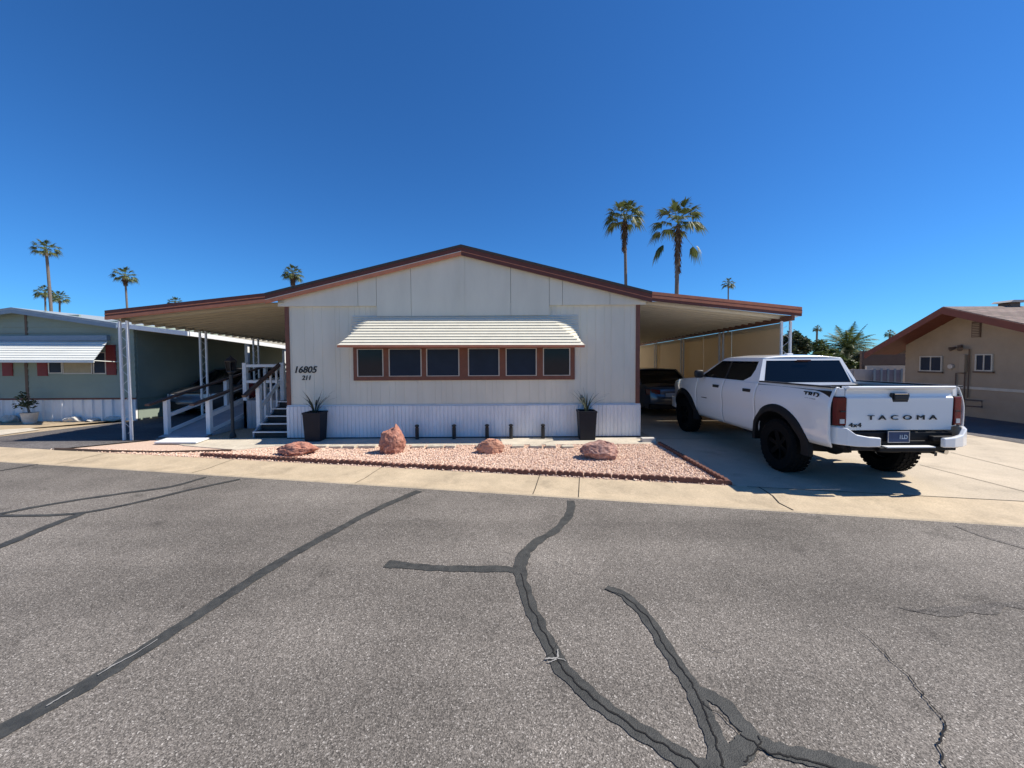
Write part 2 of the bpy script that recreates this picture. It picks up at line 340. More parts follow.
# our yard: compacted gravel base, then loose stones
GP = [kp(-9.5), kp(DX0 - .03), Vector((DX0 - .03, 8.05, 0)), gr(285, 446.5), gr(236, 452), gr(62, 449)]
sheet('gravel_base', [kp(-9.5), kp(DX0-.02), (DX0-.02, 8.74), (-8.3, 8.74)], 0.0, M['gravelbed'])
sheet('front_walk', [gr(184, 446), gr(236, 450.5), (-5.0, 8.04), (3.02, 8.04), (3.02, 8.70), (-8.2, 8.80), gr(160, 441)], .014, M['walk'], thick=.05)
def inpoly(x, y, P):
    c = False; n = len(P)
    for i in range(n):
        a, b = P[i], P[i-1]
        if (a[1] > y) != (b[1] > y) and x < (b[0]-a[0]) * (y-a[1]) / (b[1]-a[1]) + a[0]: c = not c
    return c
rg = random.Random(3)
g = mb()
oct_f = [(0,2,4),(2,1,4),(1,3,4),(3,0,4),(2,0,5),(1,2,5),(3,1,5),(0,3,5)]
PL = [tuple(p) for p in GP]
cnt = 0
while cnt < 23000:
    x = rg.uniform(-9.6, 3.2); y = rg.uniform(5.2, 8.8)
    if not inpoly(x, y, PL): continue
    if x < -5.9 and rg.random() < .3: continue
    s = rg.uniform(.009, .021); an = rg.uniform(0, 6.3); c, sn = math.cos(an), math.sin(an)
    ex, ey, ez = s * rg.uniform(.8, 1.4), s * rg.uniform(.7, 1.1), s * rg.uniform(.55, .9)
    base = [(ex,0,0),(-ex,0,0),(0,ey,0),(0,-ey,0),(rg.uniform(-.4,.4)*ex,rg.uniform(-.4,.4)*ey,ez),(0,0,-ez)]
    z = ez * .45 + rg.uniform(0, .006)
    g.add([(x + vx*c - vy*sn, y + vx*sn + vy*c, z + vz + vx * .2) for vx, vy, vz in base], oct_f); cnt += 1
tag(g.build('loose_gravel', M['gravel']), kind='stuff', label='loose pink and tan gravel covering the front bed', cat='gravel')
# ---- crack sealing and open cracks in the road (thin flush sheets)
def smooth_path(pts, n=6):
    out = []
    for i in range(len(pts) - 1):
        p0 = pts[max(i-1, 0)]; p1 = pts[i]; p2 = pts[i+1]; p3 = pts[min(i+2, len(pts)-1)]
        for k in range(n):
            t = k / n
            out.append(tuple(.5 * ((2*p1[j]) + (-p0[j]+p2[j])*t + (2*p0[j]-5*p1[j]+4*p2[j]-p3[j])*t*t + (-p0[j]+3*p1[j]-3*p2[j]+p3[j])*t**3) for j in range(len(p1))))
    out.append(pts[-1]); return out
rz = random.Random(11)
def band(b, pts, z, wv, jit=0.0, wob=0.0, n=8):
    P = smooth_path([(*gr(x, y, ZR).xy, wd) for x, y, wd in pts], n)
    L, Rr = [], []; sd0 = rz.uniform(0, 90)
    for i, p in enumerate(P):
        q = P[min(i+1, len(P)-1)]; o = P[max(i-1, 0)]; d = Vector((q[0]-o[0], q[1]-o[1])); d.normalize()
        nn = Vector((-d.y, d.x)); c = Vector((p[0], p[1])) + nn * wob * 1.8 * (noise.noise(Vector((i * .21, sd0, 31))) + .4 * noise.noise(Vector((i * .6, sd0, 37)))); h = p[2] * wv / 2
        nl = 1.6 * noise.noise(Vector((i * .22, sd0, 0))) + .5 * noise.noise(Vector((i * .6, sd0, 5))); nr_ = 1.6 * noise.noise(Vector((i * .19, sd0, 9))) + .5 * noise.noise(Vector((i * .57, sd0, 14)))
        l = c + nn * h * (1 + jit * nl); r = c - nn * h * (1 + jit * nr_)
        L.append((l.x, l.y, z)); Rr.append((r.x, r.y, z))
    m = len(L); b.add(L + Rr, [(i, i+1, m+i+1, m+i) for i in range(m-1)])
def flush(name, paths, z, wv, m, jit, wob=0, n=8):
    b = mb()
    for k, p in enumerate(paths): band(b, p, z + k * .0004, wv, jit, wob, n)
    return tag(b.build(name, m), kind='structure')
seal = [
 [(-60,762,.16),(0,732,.15),(60,700,.14),(120,665,.14),(170,633,.13),(225,598,.13),(280,562,.14),(330,534,.12),(380,508,.13),(419,491,.14)],
 [(386,564,.15),(420,567,.11),(460,569,.11),(500,569,.12),(520,571,.12)],
 [(571,501,.12),(569,515,.12),(556,530,.11),(533,545,.13),(521,562,.15),(522,580,.12),(533,612,.12),(548,642,.11),(562,668,.12),(590,696,.12),(625,722,.11),(665,748,.12),(700,768,.12),(760,800,.12)],
 [(606,588,.07),(625,596,.10),(650,622,.11),(668,652,.11),(688,682,.11),(703,712,.11),(716,742,.12),(724,780,.12)],
 [(690,690,.08),(718,700,.10),(745,727,.09),(765,745,.10),(800,757,.10),(850,768,.11),(900,784,.11)],
 [(722,772,.1),(740,752,.12),(752,738,.1)],
 [(-30,520,.11),(0,514,.10),(60,503,.09),(120,494,.09),(170,487,.09),(205,477.5,.08)],
 [(-30,516,.07),(0,516,.07),(50,515.5,.07),(90,512,.08),(140,502,.09),(190,490,.09),(240,479.5,.08)],
 [(-30,556,.16),(0,547,.14),(40,530,.13),(84,513,.11)],
 [(-30,474,.06),(0,471,.06),(38,464.5,.05)],
]
flush('crack_sealant', seal, ZR + .004, .84, M['sealant'], .20, .006, 14)
flush('faint_sealant', [[(900,608,.015),(925,612,.05),(948,612,.12),(962,609,.07),(985,610,.11),(1003,605,.05),(1024,606,.08),(1060,602,.05)], [(955,526,.05),(985,537,.05),(1024,548,.06),(1060,556,.06)]], ZR + .0035, 1.0, M['stain'], .3)
crk = [
 [(521,574,.010),(533,612,.012),(548,642,.012),(562,668,.012),(590,696,.014),(625,722,.014),(665,748,.014),(700,768,.014)],
 [(600,588,.006),(625,598,.010),(650,622,.010),(668,652,.012),(690,682,.012),(705,712,.014),(716,742,.014),(724,770,.016)],
 [(703,702,.008),(735,730,.010),(765,750,.012),(800,760,.014),(860,775,.014)],
 [(745,764,.01),(758,750,.01),(760,738,.01)],
 [(838,620,.004),(865,635,.008),(890,660,.009),(915,685,.010),(930,705,.012),(941,722,.012),(940,745,.012),(942,770,.012)],
 [(550,560,.004),(565,567,.006),(582,576,.005)],
 [(690,640,.003),(710,650,.006),(722,652,.004)],
 [(745,513,.006),(800,516,.006),(830,520,.004)],
 [(940,612,.004),(905,612,.004)],
 [(560,640,.003),(545,660,.004),(536,668,.004)],
]
flush('road_cracks', crk, ZR + .008, .60, M['crack'], .40, .012, 14)
scr = [[(545,661,.008),(556,660,.012),(566,662,.006)], [(556,660,.008),(548,664,.006)], [(558,651,.006),(558,659,.010)],
       [(98,677,.006),(112,668,.012),(130,658,.007),(158,641,.005)], [(46,708,.005),(58,701,.010),(74,691,.004)]]
flush('pale_scrapes', scr, ZR + .012, 1.0, M['scuff'], .6, .006, 10)
# joints in kerb and driveway
def joint(name, segs, wd=.012, z=.004):
    b = mb()
    for i, s in enumerate(segs):
        P = [Vector(p) for p in s]
        for j in range(len(P) - 1):
            d = (P[j+1] - P[j]); d.z = 0; d.normalize(); n = Vector((-d.y, d.x, 0)) * wd / 2
            b.add([P[j]-n, P[j+1]-n, P[j+1]+n, P[j]+n], [(0, 1, 2, 3)])
    for i in range(len(b.v)): b.v[i] = (b.v[i][0], b.v[i][1], b.v[i][2] + z)
    return tag(b.build(name, M['crack']), kind='structure')
def kz(p, d): return Vector((p.x, p.y, 0)) - rn * d
kj = []
for px, bot in ((208, None), (541, None), (592, None), (0, None)):
    t = gr(px, 400 + 0, 0) if False else None
def kerb_joint(x):
    p = kp(x); prof = [(.80, 0.0), (.69, -.002), (.49, ZR + .022), (.27, ZR + .006), (.02, ZR + .012)]
    return [p - rn * (.79 - d) + Vector((0, 0, z)) for d, z in prof]
joint('kerb_joints', [kerb_joint(x) for x in (-8.0, -5.1, -2.2, .42, 1.02, 14, 17)], .01, .0035)
ck = kerb_joint(3.45); ck = [p + Vector((d, 0, 0)) for p, d in zip(ck, (0, .02, .05, .03, .08))]
joint('kerb_crack', [ck], .018, .0035)
joint('driveway_joints', [[gr(920, 465), gr(1100, 511)], [gr(950.8, 452.7), gr(1100, 489)], [(DX0+.05, 8.6, 0), (15, 8.6, 0)], [kp(3.3) , kp(15)]], .012, .004)
# ================================================================== OUR HOUSE
YW = 8.80; YR = 8.65
Pk = at(461, 244.5, YR); EL_ = at(265, 293, YR); ER_ = at(652, 291.5, YR)
XL, XR = -5.12, 2.88
HY1 = 25.0
house = thing('mobile_home', (-1.1, YW, 0), 'pale grey and white mobile home with gabled front and long cream window awning', 'house')
def rz_at(x): # roof top height at x
    return Pk.z + (EL_.z - Pk.z) * (x - Pk.x) / (EL_.x - Pk.x) if x < Pk.x else Pk.z + (ER_.z - Pk.z) * (x - Pk.x) / (ER_.x - Pk.x)
ZB, ZT = .765, 3.02
# front wall with pressed vertical grooves
b = mb(); xs = []; x = XL + .1; rr = random.Random(5)
while x < XR - .1: xs.append(x); x += rr.choice([.10, .15, .20, .205, .30])
prof = [(XL, YW)]
for x in xs: prof += [(x - .008, YW), (x - .003, YW + .006), (x + .003, YW + .006), (x + .008, YW)]
prof += [(XR, YW), (XR, YW + .09), (XL, YW + .09)]
b.prism([(p[0], p[1], ZB) for p in prof], (0, 0, ZT - ZB + .06)); b.build('front_wall', M['wall'], house)
# side and back walls
mb().box((XL, YW + .091, ZB), (XL + .09, HY1, ZT)).build('side_wall', M['wall'], house)
mb().box((XR - .09, YW + .091, ZB), (XR, HY1, ZT)).build('side_wall', M['wall'], house)
mb().box((XL + .09, HY1 - .09, ZB), (XR - .09, HY1 - .001, ZT)).build('back_wall', M['wall'], house)
# gable panels standing proud of the wall
seams = [EL_.x + .22, -3.47, -3.05, -2.27, -1.12, -.02, .85, 1.15, 2.22, ER_.x - .10]
b = mb()
for i in range(len(seams) - 1):
    x0, x1 = seams[i] + .004, seams[i+1] - .004
    zq = 2.79 if (x0 > -3.3 and x1 < 1.1) else ZT
    pts = [(x0, YW - .06, zq), (x1, YW - .06, zq), (x1, YW - .06, max(ZT + .002, rz_at(x1) - .06)), (x0, YW - .06, max(ZT + .002, rz_at(x0) - .06))]
    b.prism(pts, (0, .057, 0))
b.build('gable_panel', M['wall'], house)
b = mb(); b.box((-1.18, YW - .072, 2.80), (-1.06, YW - .0605, Pk.z - .22)); b.build('gable_batten', M['wall'], house)
b = mb(); b.prism([(XL, HY1 - .3, ZT), (XR, HY1 - .3, ZT), (Pk.x, HY1 - .3, Pk.z - .1)], (0, .1, 0)); b.build('rear_gable', M['wall'], house)
# roof
rf = mb()
for E in (EL_, ER_):
    a = Vector((Pk.x, YR - .02, Pk.z)); e = Vector((E.x, YR - .02, E.z)); d = Vector((0, 0, -.055))
    rf.prism([a, e, e + d, a + d], (0, HY1 + .3 - YR, 0))
roof = rf.build('roof', M['shingle'], house)
def fascia(a, e, top, th, y0, y1, m, name, par):
    t = Vector((0, 0, -top)); d = Vector((0, 0, -th)); aa = Vector((a.x, y0, a.z)); ee = Vector((e.x, y0, e.z))
    return mb().prism([aa + t, ee + t, ee + t + d, aa + t + d], (0, y1 - y0, 0)).build(name, m, par)
for E in (EL_, ER_):
    fascia(Pk, E, .056, .085, YR - .005, YR + .04, M['darkred'], 'fascia_board', house)
    fascia(Pk, E, .143, .012, YR - .012, YR + .04, M['cream'] if E is EL_ else M['coral'], 'fascia_bead', house)
    fascia(Pk, E, .156, .075, YR - .008, YR + .04, M['coral'] if E is EL_ else M['darkred'], 'fascia_board', house)
# soffit under the gable overhang
for E in (EL_, ER_):
    a = Vector((Pk.x, YR + .041, Pk.z - .07)); e = Vector((E.x, YR + .041, E.z - .07))
    mb().prism([a, e, e + Vector((0, 0, -.02)), a + Vector((0, 0, -.02))], (0, .13, 0)).build('soffit', M['wall'], house)
# corner trims and belt rail
for x0 in (XL - .035, XR - .055):
    mb().box((x0, YW - .022, ZB), (x0 + .09, YW - .002, ZT)).build('corner_trim', M['brown'], house)
mb().box((XL - .03, YW - .025, ZB - .015), (XR + .05, YW - .003, ZB + .012)).build('belt_rail', M['whitepaint'], house, bevel=.004)
# corrugated skirting
def corrug(x0, x1, y, z0, z1, pitch, dep, par, m, name='skirting', flat=.6):
    p = []; x = x0
    while x < x1 - .001:
        a = min(pitch, x1 - x); p += [(x, y), (x + a * flat, y), (x + a * (flat + .08), y + dep), (x + a * .92, y + dep)]; x += pitch
    p += [(x1, y), (x1, y + .03 + dep), (x0, y + .03 + dep)]
    b = mb(); b.prism([(q[0], q[1], z0) for q in p], (0, 0, z1 - z0)); return b.build(name, m, par)
corrug(XL - .03, XR + .05, YW - .05, 0.0, ZB - .017, .088, .014, house, M['skirt'], flat=.7)
for x in (XL - .03, XR + .01): 
    b = mb()
    b.box((x, YW + .02, 0), (x + .04, HY1, ZB)); b.build('side_skirting', M['skirt'], house)
mb().box((XL - .02, YW - .075, 0), (XR + .04, YW - .052, .035)).build('base_shade_strip', M['tread'], house)  # dark strip standing in for the shade line at the skirting's foot
# window band
wz0, wz1 = at(463, 380, YW).z, at(463, 346, YW).z
gx = [(357.8,384),(389.3,422),(426.7,459.6),(468.2,499.5),(505.7,536.6),(542.8,570)]
xa, xb = at(354, 362, YW).x, at(574.5, 362, YW).x
gz0, gz1 = at(463, 376, YW).z, at(463, 348.5, YW).z
band_ = mb(); Yb0, Yb1 = YW - .045, YW - .001
band_.box((xa, Yb0, wz0), (xb, Yb1, gz0 - .0)); band_.box((xa, Yb0, gz1), (xb, Yb1, wz1))
prev = xa
wins = [(at(l, 362, YW).x, at(r, 362, YW).x) for l, r in gx]
for l, r in wins + [(xb, None)]:
    band_.box((prev, Yb0 + .001, gz0), (l, Yb1, gz1)); prev = r
band_.build('window_surround', M['brown'], house, bevel=.003)
for i, (l, r) in enumerate(wins):
    f = mb(); t = .022
    f.box((l, Yb0 - .004, gz0), (l + t, Yb1, gz1)); f.box((r - t, Yb0 - .004, gz0), (r, Yb1, gz1))
    f.box((l + t, Yb0 - .003, gz0), (r - t, Yb1, gz0 + .014)); f.box((l + t, Yb0 - .003, gz1 - .014), (r - t, Yb1, gz1))
    fo = f.build('window', M['alum'], house)
    mb().box((l + t, Yb0 + .018, gz0 + .014), (r - t, Yb0 + .024, gz1 - .014)).build('pane', M['glass'] if i in (0, 5) else M['screen'], fo)
# cream slatted awning with hipped ends
A0 = at(352.5, 315.5, YW - .01); A1 = at(578, 315.0, YW - .01); YA = YW - .66
B0 = at(337.5, 345.5, YA); B1 = at(584.5, 345.5, YA); H0 = at(375, 315.5, YW - .01); H1 = at(546, 315.0, YW - .01)
sl = mb(); ck_l = mb(); ck_r = mb(); N = 11
def slat(b, p, q, p2, q2):
    # an overlapping pressed slat between edge p-q (upper) and p2-q2 (lower)
    n = (q - p).cross(p2 - p).normalized()
    if n.y > 0: n = -n
    lift = n * .020
    b.add([p, q, q2 + lift, p2 + lift, p2 + lift * .2, q2 + lift * .2], [(0, 1, 2, 3), (3, 2, 5, 4)])
for i in range(N):
    t0, t1 = i / N, (i + 1) / N
    slat(sl, H0.lerp(B0, t0), H1.lerp(B1, t0), H0.lerp(B0, t1), H1.lerp(B1, t1))
    C0 = Vector((A0.x - .0, YW - .01, A0.z)); D0 = B0 + Vector((-.0, .02, .015))
    slat(ck_l, A0.lerp(D0, t0), H0.lerp(B0, t0), A0.lerp(D0, t1), H0.lerp(B0, t1)) if False else None
def cheek(b, H, B, A, sgn):
    # end panel folded back from the hip line H-B to the wall below A
    W = Vector((A.x, YW - .01, A.z)); V = Vector((B.x, YW - .01, B.z + .12))
    for i in range(N):
        t0, t1 = i / N, (i + 1) / N
        slat(b, H.lerp(B, t0), W.lerp(V, t0), H.lerp(B, t1), W.lerp(V, t1))
sl.build('awning', M['cream'], house)
aw = [c for c in house.children if c.name.startswith('awning')][0]
cheek(ck_l, H0, B0, A0, -1); ck_l.build('awning_cheek', M['cream'], aw)
cheek(ck_r, H1, B1, A1, 1); ck_r.build('awning_cheek', M['cream'], aw)
mb().bar(B0 + Vector((0, -.012, -.018)), B1 + Vector((0, -.012, -.018)), .02, .045).build('awning_rail', M['coral'], aw)
for s in (B0, B1):
    mb().bar(s + Vector((0, .01, -.015)), Vector((s.x, YW - .02, wz1 + .05)), .018).build('awning_arm', M['alum'], aw)
# house numbers (lettering fixed to the wall)
c = at(305, 370, YW); text('16805', .21, 'house_number', M['black'], house, (c.x, YW - .006, c.z), (R(90), 0, 0), .006, shear=.25, bold=.004)
c = at(306.5, 378, YW); text('211', .14, 'space_number', M['black'], house, (c.x, YW - .006, c.z), (R(90), 0, 0), .006, shear=.2, bold=.003)
# ================================================================== CARPORTS
def pan_roof(x0, x1, y0, y1, zf, m, par):
    # pressed pans running across the slope (along x), ribs every 0.3 m
    pts = []; y = y0; prof = []
    while y < y1:
        prof += [(y, .0), (y + .22, .0), (y + .235, -.05), (y + .275, -.05), (y + .29, .0)]; y += .30
    vs = []; n = len(prof)
    for k in range(9):
        x = x0 + (x1 - x0) * k / 8
        for (yy, dz) in prof: vs.append((x, yy, zf(x, yy) + dz))
    b = mb(); b.add(vs, [(k*n+i, k*n+i+1, (k+1)*n+i+1, (k+1)*n+i) for k in range(8) for i in range(n-1)])
    return b.build('roof_pan', m, par, solid=.004)
def scroll_post(par, x, y, z0, z1, along='x', gap=.20, name='post', lean=0):
    v = Vector((1, 0, 0)) if along == 'x' else Vector((0, 1, 0)); pobj = None
    for k in (0, 1):
        p = Vector((x, y, z0)) + v * gap * k
        o = mb().bar(p, (p.x, p.y, z1), .045, .045).build(name, M['whitepaint'], par, bevel=.004)
        pobj = pobj or o
    b = mb(); pts = []; k = 0; z = z0 + .15
    while z < z1 - .1:
        c = Vector((x, y, z)) + v * gap / 2; pts.append(c + v * math.sin(k * .4) * gap * .42); z += .025; k += 1
    b.tube(pts, .0045, 5)
    b.build('scrollwork', M['whitepaint'], pobj)
# left
cl = thing('carport', (-7.1, YR, 0), 'open left carport with red striped fascia and white scroll posts over the ramp', 'carport')
LO = at(104.7, 310.5, YR); XO = LO.x; zl0 = at(104.7, 318.7, YR).z
backL = atX(287, 343, XO)
def zL(x, y):
    t = max(0, (x - EL_.x) / (XO - EL_.x)); s = (y - YR) / (backL.y - YR)
    zi = EL_.z - .2; zo = zl0 + (backL.z - zl0) * s
    return zi * (1 - t) + zo * t
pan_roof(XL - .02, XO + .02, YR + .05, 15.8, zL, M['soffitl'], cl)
fascia(EL_, LO, .0, .075, YR - .006, YR + .04, M['darkred'], 'fascia_board', cl)
fascia(EL_, LO, .076, .020, YR - .014, YR + .04, M['coral'], 'fascia_bead', cl)
fascia(EL_, LO, .097, .035, YR - .004, YR + .04, M['darkred'], 'fascia_board', cl)
fascia(EL_, LO, .133, .072, YR - .012, YR + .04, M['coral'], 'fascia_board', cl)
for y in (8.72, 10.95, 13.2, 15.4):
    scroll_post(cl, XO + .25, y, 0.0, zL(XO + .2, y) - .06, gap=.17)
mb().prism([(XO + .24, 8.68, zL(XO+.24, 8.68) - .06), (XO + .24, 15.7, zL(XO+.24, 15.7) - .06), (XO + .24, 15.7, zL(XO+.24, 15.7) - .01), (XO + .24, 8.68, zL(XO+.24, 8.68) - .01)], (.05, 0, 0)).build('beam', M['soffitl'], cl)
# right
cr = thing('carport', (4.7, YR, 0), 'open right carport with red striped fascia and tan side screen over the parked cars', 'carport')
RO = at(802, 307, YR); XP = RO.x; zr0 = at(802, 316.5, YR).z
backR = atX(641, 344, XP - .25)
def zRr(x, y):
    t = max(0, (x - ER_.x) / (XP - ER_.x)); s = (y - YR) / (backR.y - YR)
    zi = ER_.z - .2; zo = zr0 + (backR.z - zr0) * s
    return zi * (1 - t) + zo * t
pan_roof(XR + .0, XP - .02, YR + .05, 19.5, zRr, M['soffit'], cr)
fascia(ER_, RO, .0, .07, YR - .006, YR + .04, M['coral'], 'fascia_board', cr)
fascia(ER_, RO, .071, .016, YR - .014, YR + .04, M['darkred'], 'fascia_bead', cr)
fascia(ER_, RO, .088, .055, YR - .012, YR + .04, M['coral'], 'fascia_board', cr)
fascia(ER_, RO, .144, .060, YR - .004, YR + .04, M['darkred'], 'fascia_board', cr)
XB = XP - .30
def zb(y): return zRr(XB, y) - .02
mb().prism([(XB, 8.55, zb(8.55) - .11), (XB, 19.4, zb(19.4) - .11), (XB, 19.4, zb(19.4)), (XB, 8.55, zb(8.55))], (.07, 0, 0)).build('beam', M['brown'], cr)
for y in (8.72, 11.3, 13.9, 16.5, 19.1): scroll_post(cr, XB - .10 if y < 9 else XB, y, 0.0, zb(y) - .11, 'x' if y < 9 else 'y')
ys = [8.95, 11.0, 12.6, 14.3, 16.2, 19.3]
for i in range(len(ys) - 1):
    y0, y1 = ys[i] + .012, ys[i+1] - .012
    mb().prism([(XB + .075, y0, .05), (XB + .075, y1, .05), (XB + .075, y1, zb(y1) - .12), (XB + .075, y0, zb(y0) - .12)], (.012, 0, 0)).build('side_screen', M['tanpanel'], cr)
# ================================================================== RAMP, DECK, STEPS
rp = thing('access_ramp', (-7.8, 9.0, 0), 'grey wooden wheelchair ramp with white posts and dark handrails under left carport', 'ramp')
RX0, RX1, RY0, RY1, DH = -8.38, -7.26, 9.05, 13.1, .74
mb().prism([(RX0, RY0, .01), (RX0, RY1, DH), (RX0, RY1, DH - .06), (RX0, RY0, -.0)], (RX1 - RX0, 0, 0)).build('ramp_deck', M['greypaint'], rp)
mb().prism([(RX1 + .002, RY0 + .2, .0), (RX1 + .002, RY1, 0), (RX1 + .002, RY1, DH + .02), (RX1 + .002, RY0 + .2, .05)], (.03, 0, 0)).build('ramp_skirt', M['greypaint'], rp)
mb().prism([(RX0 - .035, RY0 + .2, .0), (RX0 - .035, RY1, 0), (RX0 - .035, RY1, DH + .02), (RX0 - .035, RY0 + .2, .05)], (.03, 0, 0)).build('ramp_skirt', M['greypaint'], rp)
def rampz(y): return DH * (y - RY0) / (RY1 - RY0)
for X in (RX0 + .05, RX1 - .05):
    for y in (9.25, 11.2, 13.0):
        mb().box((X - .05, y - .05, rampz(y)), (X + .05, y + .05, rampz(y) + .86)).build('post', M['whitepaint'], rp, bevel=.006)
    mb().bar((X, 8.75, .80), (X, 13.1, rampz(13.1) + .88), .11, .05).build('handrail', M['darkwood'], rp, bevel=.008)
    mb().bar((X, 9.25, .48), (X, 13.1, rampz(13.1) + .48), .04, .09).build('mid_rail', M['whitepaint'], rp)
    mb().bar((X, 9.25, .10), (X, 13.1, rampz(13.1) + .10), .04, .08).build('kerb_rail', M['whitepaint'], rp)
# deck
dk = thing('porch_deck', (-6.4, 11.5, 0), 'raised grey porch deck with white railing beside left wall of mobile home', 'deck')
DXa, DXb, DYa, DYb = -7.12, XL - .06, 10.15, 15.3
mb().box((DXa, DYa, DH - .05), (DXb, DYb, DH)).build('deck_floor', M['greypaint'], dk)
mb().box((-8.44, RY1 + .01, DH - .05), (DXa - .01, DYb, DH - .002)).build('deck_floor', M['greypaint'], dk)
corrug(DXa, -6.2, DYa + .0, 0, DH - .052, .12, .01, dk, M['greypaint'], 'deck_skirt', .8)
corrug(-6.2, DXb, DYa + .35, 0, DH - .052, .12, .01, dk, M['greypaint'], 'deck_skirt', .8)
for (x, y) in ((DXa + .05, DYa + .05), (-6.08, DYa + .05), (DXa + .05, 12.9)):
    mb().box((x - .05, y - .05, 0 if x < -6.5 else DH), (x + .05, y + .05, DH + 1.0)).build('post', M['whitepaint'], dk, bevel=.006)
for z in (DH + .92, DH + .50):
    mb().box((DXa, DYa + .01, z - .035), (-6.08, DYa + .05, z + .035)).build('rail', M['whitepaint'] , dk)
    mb().box((DXa + .03, DYa + .1, z - .035), (DXa + .07, 12.9, z + .035)).build('rail', M['whitepaint'], dk)
# steps
st = thing('porch_steps', (-5.7, 9.0, 0), 'five dark porch steps with white nosings and white newel against left end of wall', 'steps')
SX0, SX1 = -6.03, XL - .06
for i in range(5):
    y = 8.92 + i * .245; z = .15 * (i + 1)
    mb().box((SX0, y, z - .03), (SX1, y + .28, z - .004)).build('tread', M['tread'], st)
    mb().box((SX0 - .01, y - .022, z - .028), (SX1, y - .001, z + .0)).build('nosing', M['whitepaint'], st)
    mb().box((SX0 + .02, y + .02, z - .15), (SX1 - .01, y + .05, z - .031)).build('riser', M['tread'], st)
for X in (SX0 - .045,):
    mb().prism([(X, 8.95, 0), (X, 10.14, 0), (X, 10.14, DH), (X, 8.95, .13)], (.04, 0, 0)).build('stringer', M['greypaint'], st)
mb().box((SX0 - .15, 9.25, 0), (SX0 - .06, 9.34, 1.15)).build('newel', M['whitepaint'], st, bevel=.006)
mb().bar((SX0 - .12, 8.8, .98), (SX0 - .12, 10.25, 1.72), .10, .06).build('handrail', M['darkwood'], st, bevel=.008)
mb().bar((SX0 - .115, 9.3, .62), (SX0 - .115, 10.2, 1.26), .04, .09).build('mid_rail', M['whitepaint'], st)
for k in range(4):
    y = 9.3 + k * .24; z = .15 * (k + 1.5)
    mb().box((SX0 - .14, y, z - .1), (SX0 - .10, y + .04, .96 + (y - 8.8) * .50)).build('baluster', M['whitepaint'], st)
# ramp mat
tag(mb().prism([gr(154, 443.5, .03), gr(196, 443.5, .03), gr(210, 438.6, .03), gr(171, 437.6, .03)], (0, 0, .03)).build('ramp_threshold', M['whitepaint'], None, bevel=.004), 'white sheet threshold slab lying on walk at foot of ramp', 'ramp plate')
# lamp post
LP = gr(233, 437.5); lp = thing('lamp_post', (LP.x, LP.y, 0), 'black yard lamp post with lantern standing between ramp and steps', 'lamp post')
b = mb(); b.lathe([(.0, 0), (.07, 0), (.07, .05), (.04, .12), (.035, .14), (.035, 1.45), (.05, 1.47), (.02, 1.5), (0, 1.5)], (LP.x, LP.y, 0), n=14); b.build('post', M['black'], lp)
b = mb(); b.lathe([(0, 1.5), (.05, 1.5), (.09, 1.54), (.085, 1.56), (.06, 1.56)], (LP.x, LP.y, 0), n=6, smooth=False); b.lathe([(.13, 1.78), (.14, 1.80), (.02, 1.90), (0, 1.93)], (LP.x, LP.y, 0), n=6, smooth=False)
for k in range(6):
    t = 2 * math.pi * k / 6; b.bar((LP.x + .085 * math.cos(t), LP.y + .085 * math.sin(t), 1.55), (LP.x + .125 * math.cos(t), LP.y + .125 * math.sin(t), 1.79), .012)
ln = b.build('lantern', M['black'], lp)
mb().lathe([(.078, 1.56), (.115, 1.78)], (LP.x, LP.y, 0), n=6, smooth=False).build('lantern_glass', M['tint'], ln)
# shed added behind the porch to keep the left carport's back dark
sh = thing('dark_backdrop_shed', (-6.8, 16.4, 0), 'dark brown shed added to darken the back of the left carport', 'shed')
mb().box((-8.6, 16.2, 0), (XL - .1, 18.6, 2.15)).build('wall', mat('shed brown', (.06, .05, .04), .8), sh)
mb().box((-8.7, 16.1, 2.151), (XL - .05, 18.7, 2.22)).build('roof', M['shingle'], sh)
mb().box((-7.3, 16.17, .02), (-6.4, 16.199, 1.95)).build('door', M['creamd'], sh)
b = mb(); rX = RX1 - .05
def cloth(u, v): return Vector((rX + .07 + .02 * math.sin(v * 9) , 10.5 + u * .34 + .02 * math.sin(v * 5), rampz(10.6) + .90 - v * .42 + .015 * math.sin(u * 14)))
b.grid(cloth, 14, 10); b.grid(lambda u, v: Vector((rX + .07 - .15 * v, 10.5 + u * .34, rampz(10.6) + .90 + .03 * math.sin(v * 3.1) + .012 * math.sin(u * 14))), 14, 6)
tag(b.build('red_cloth', M['red'], None, solid=.006), 'dark red cloth draped over right handrail of ramp', 'cloth')
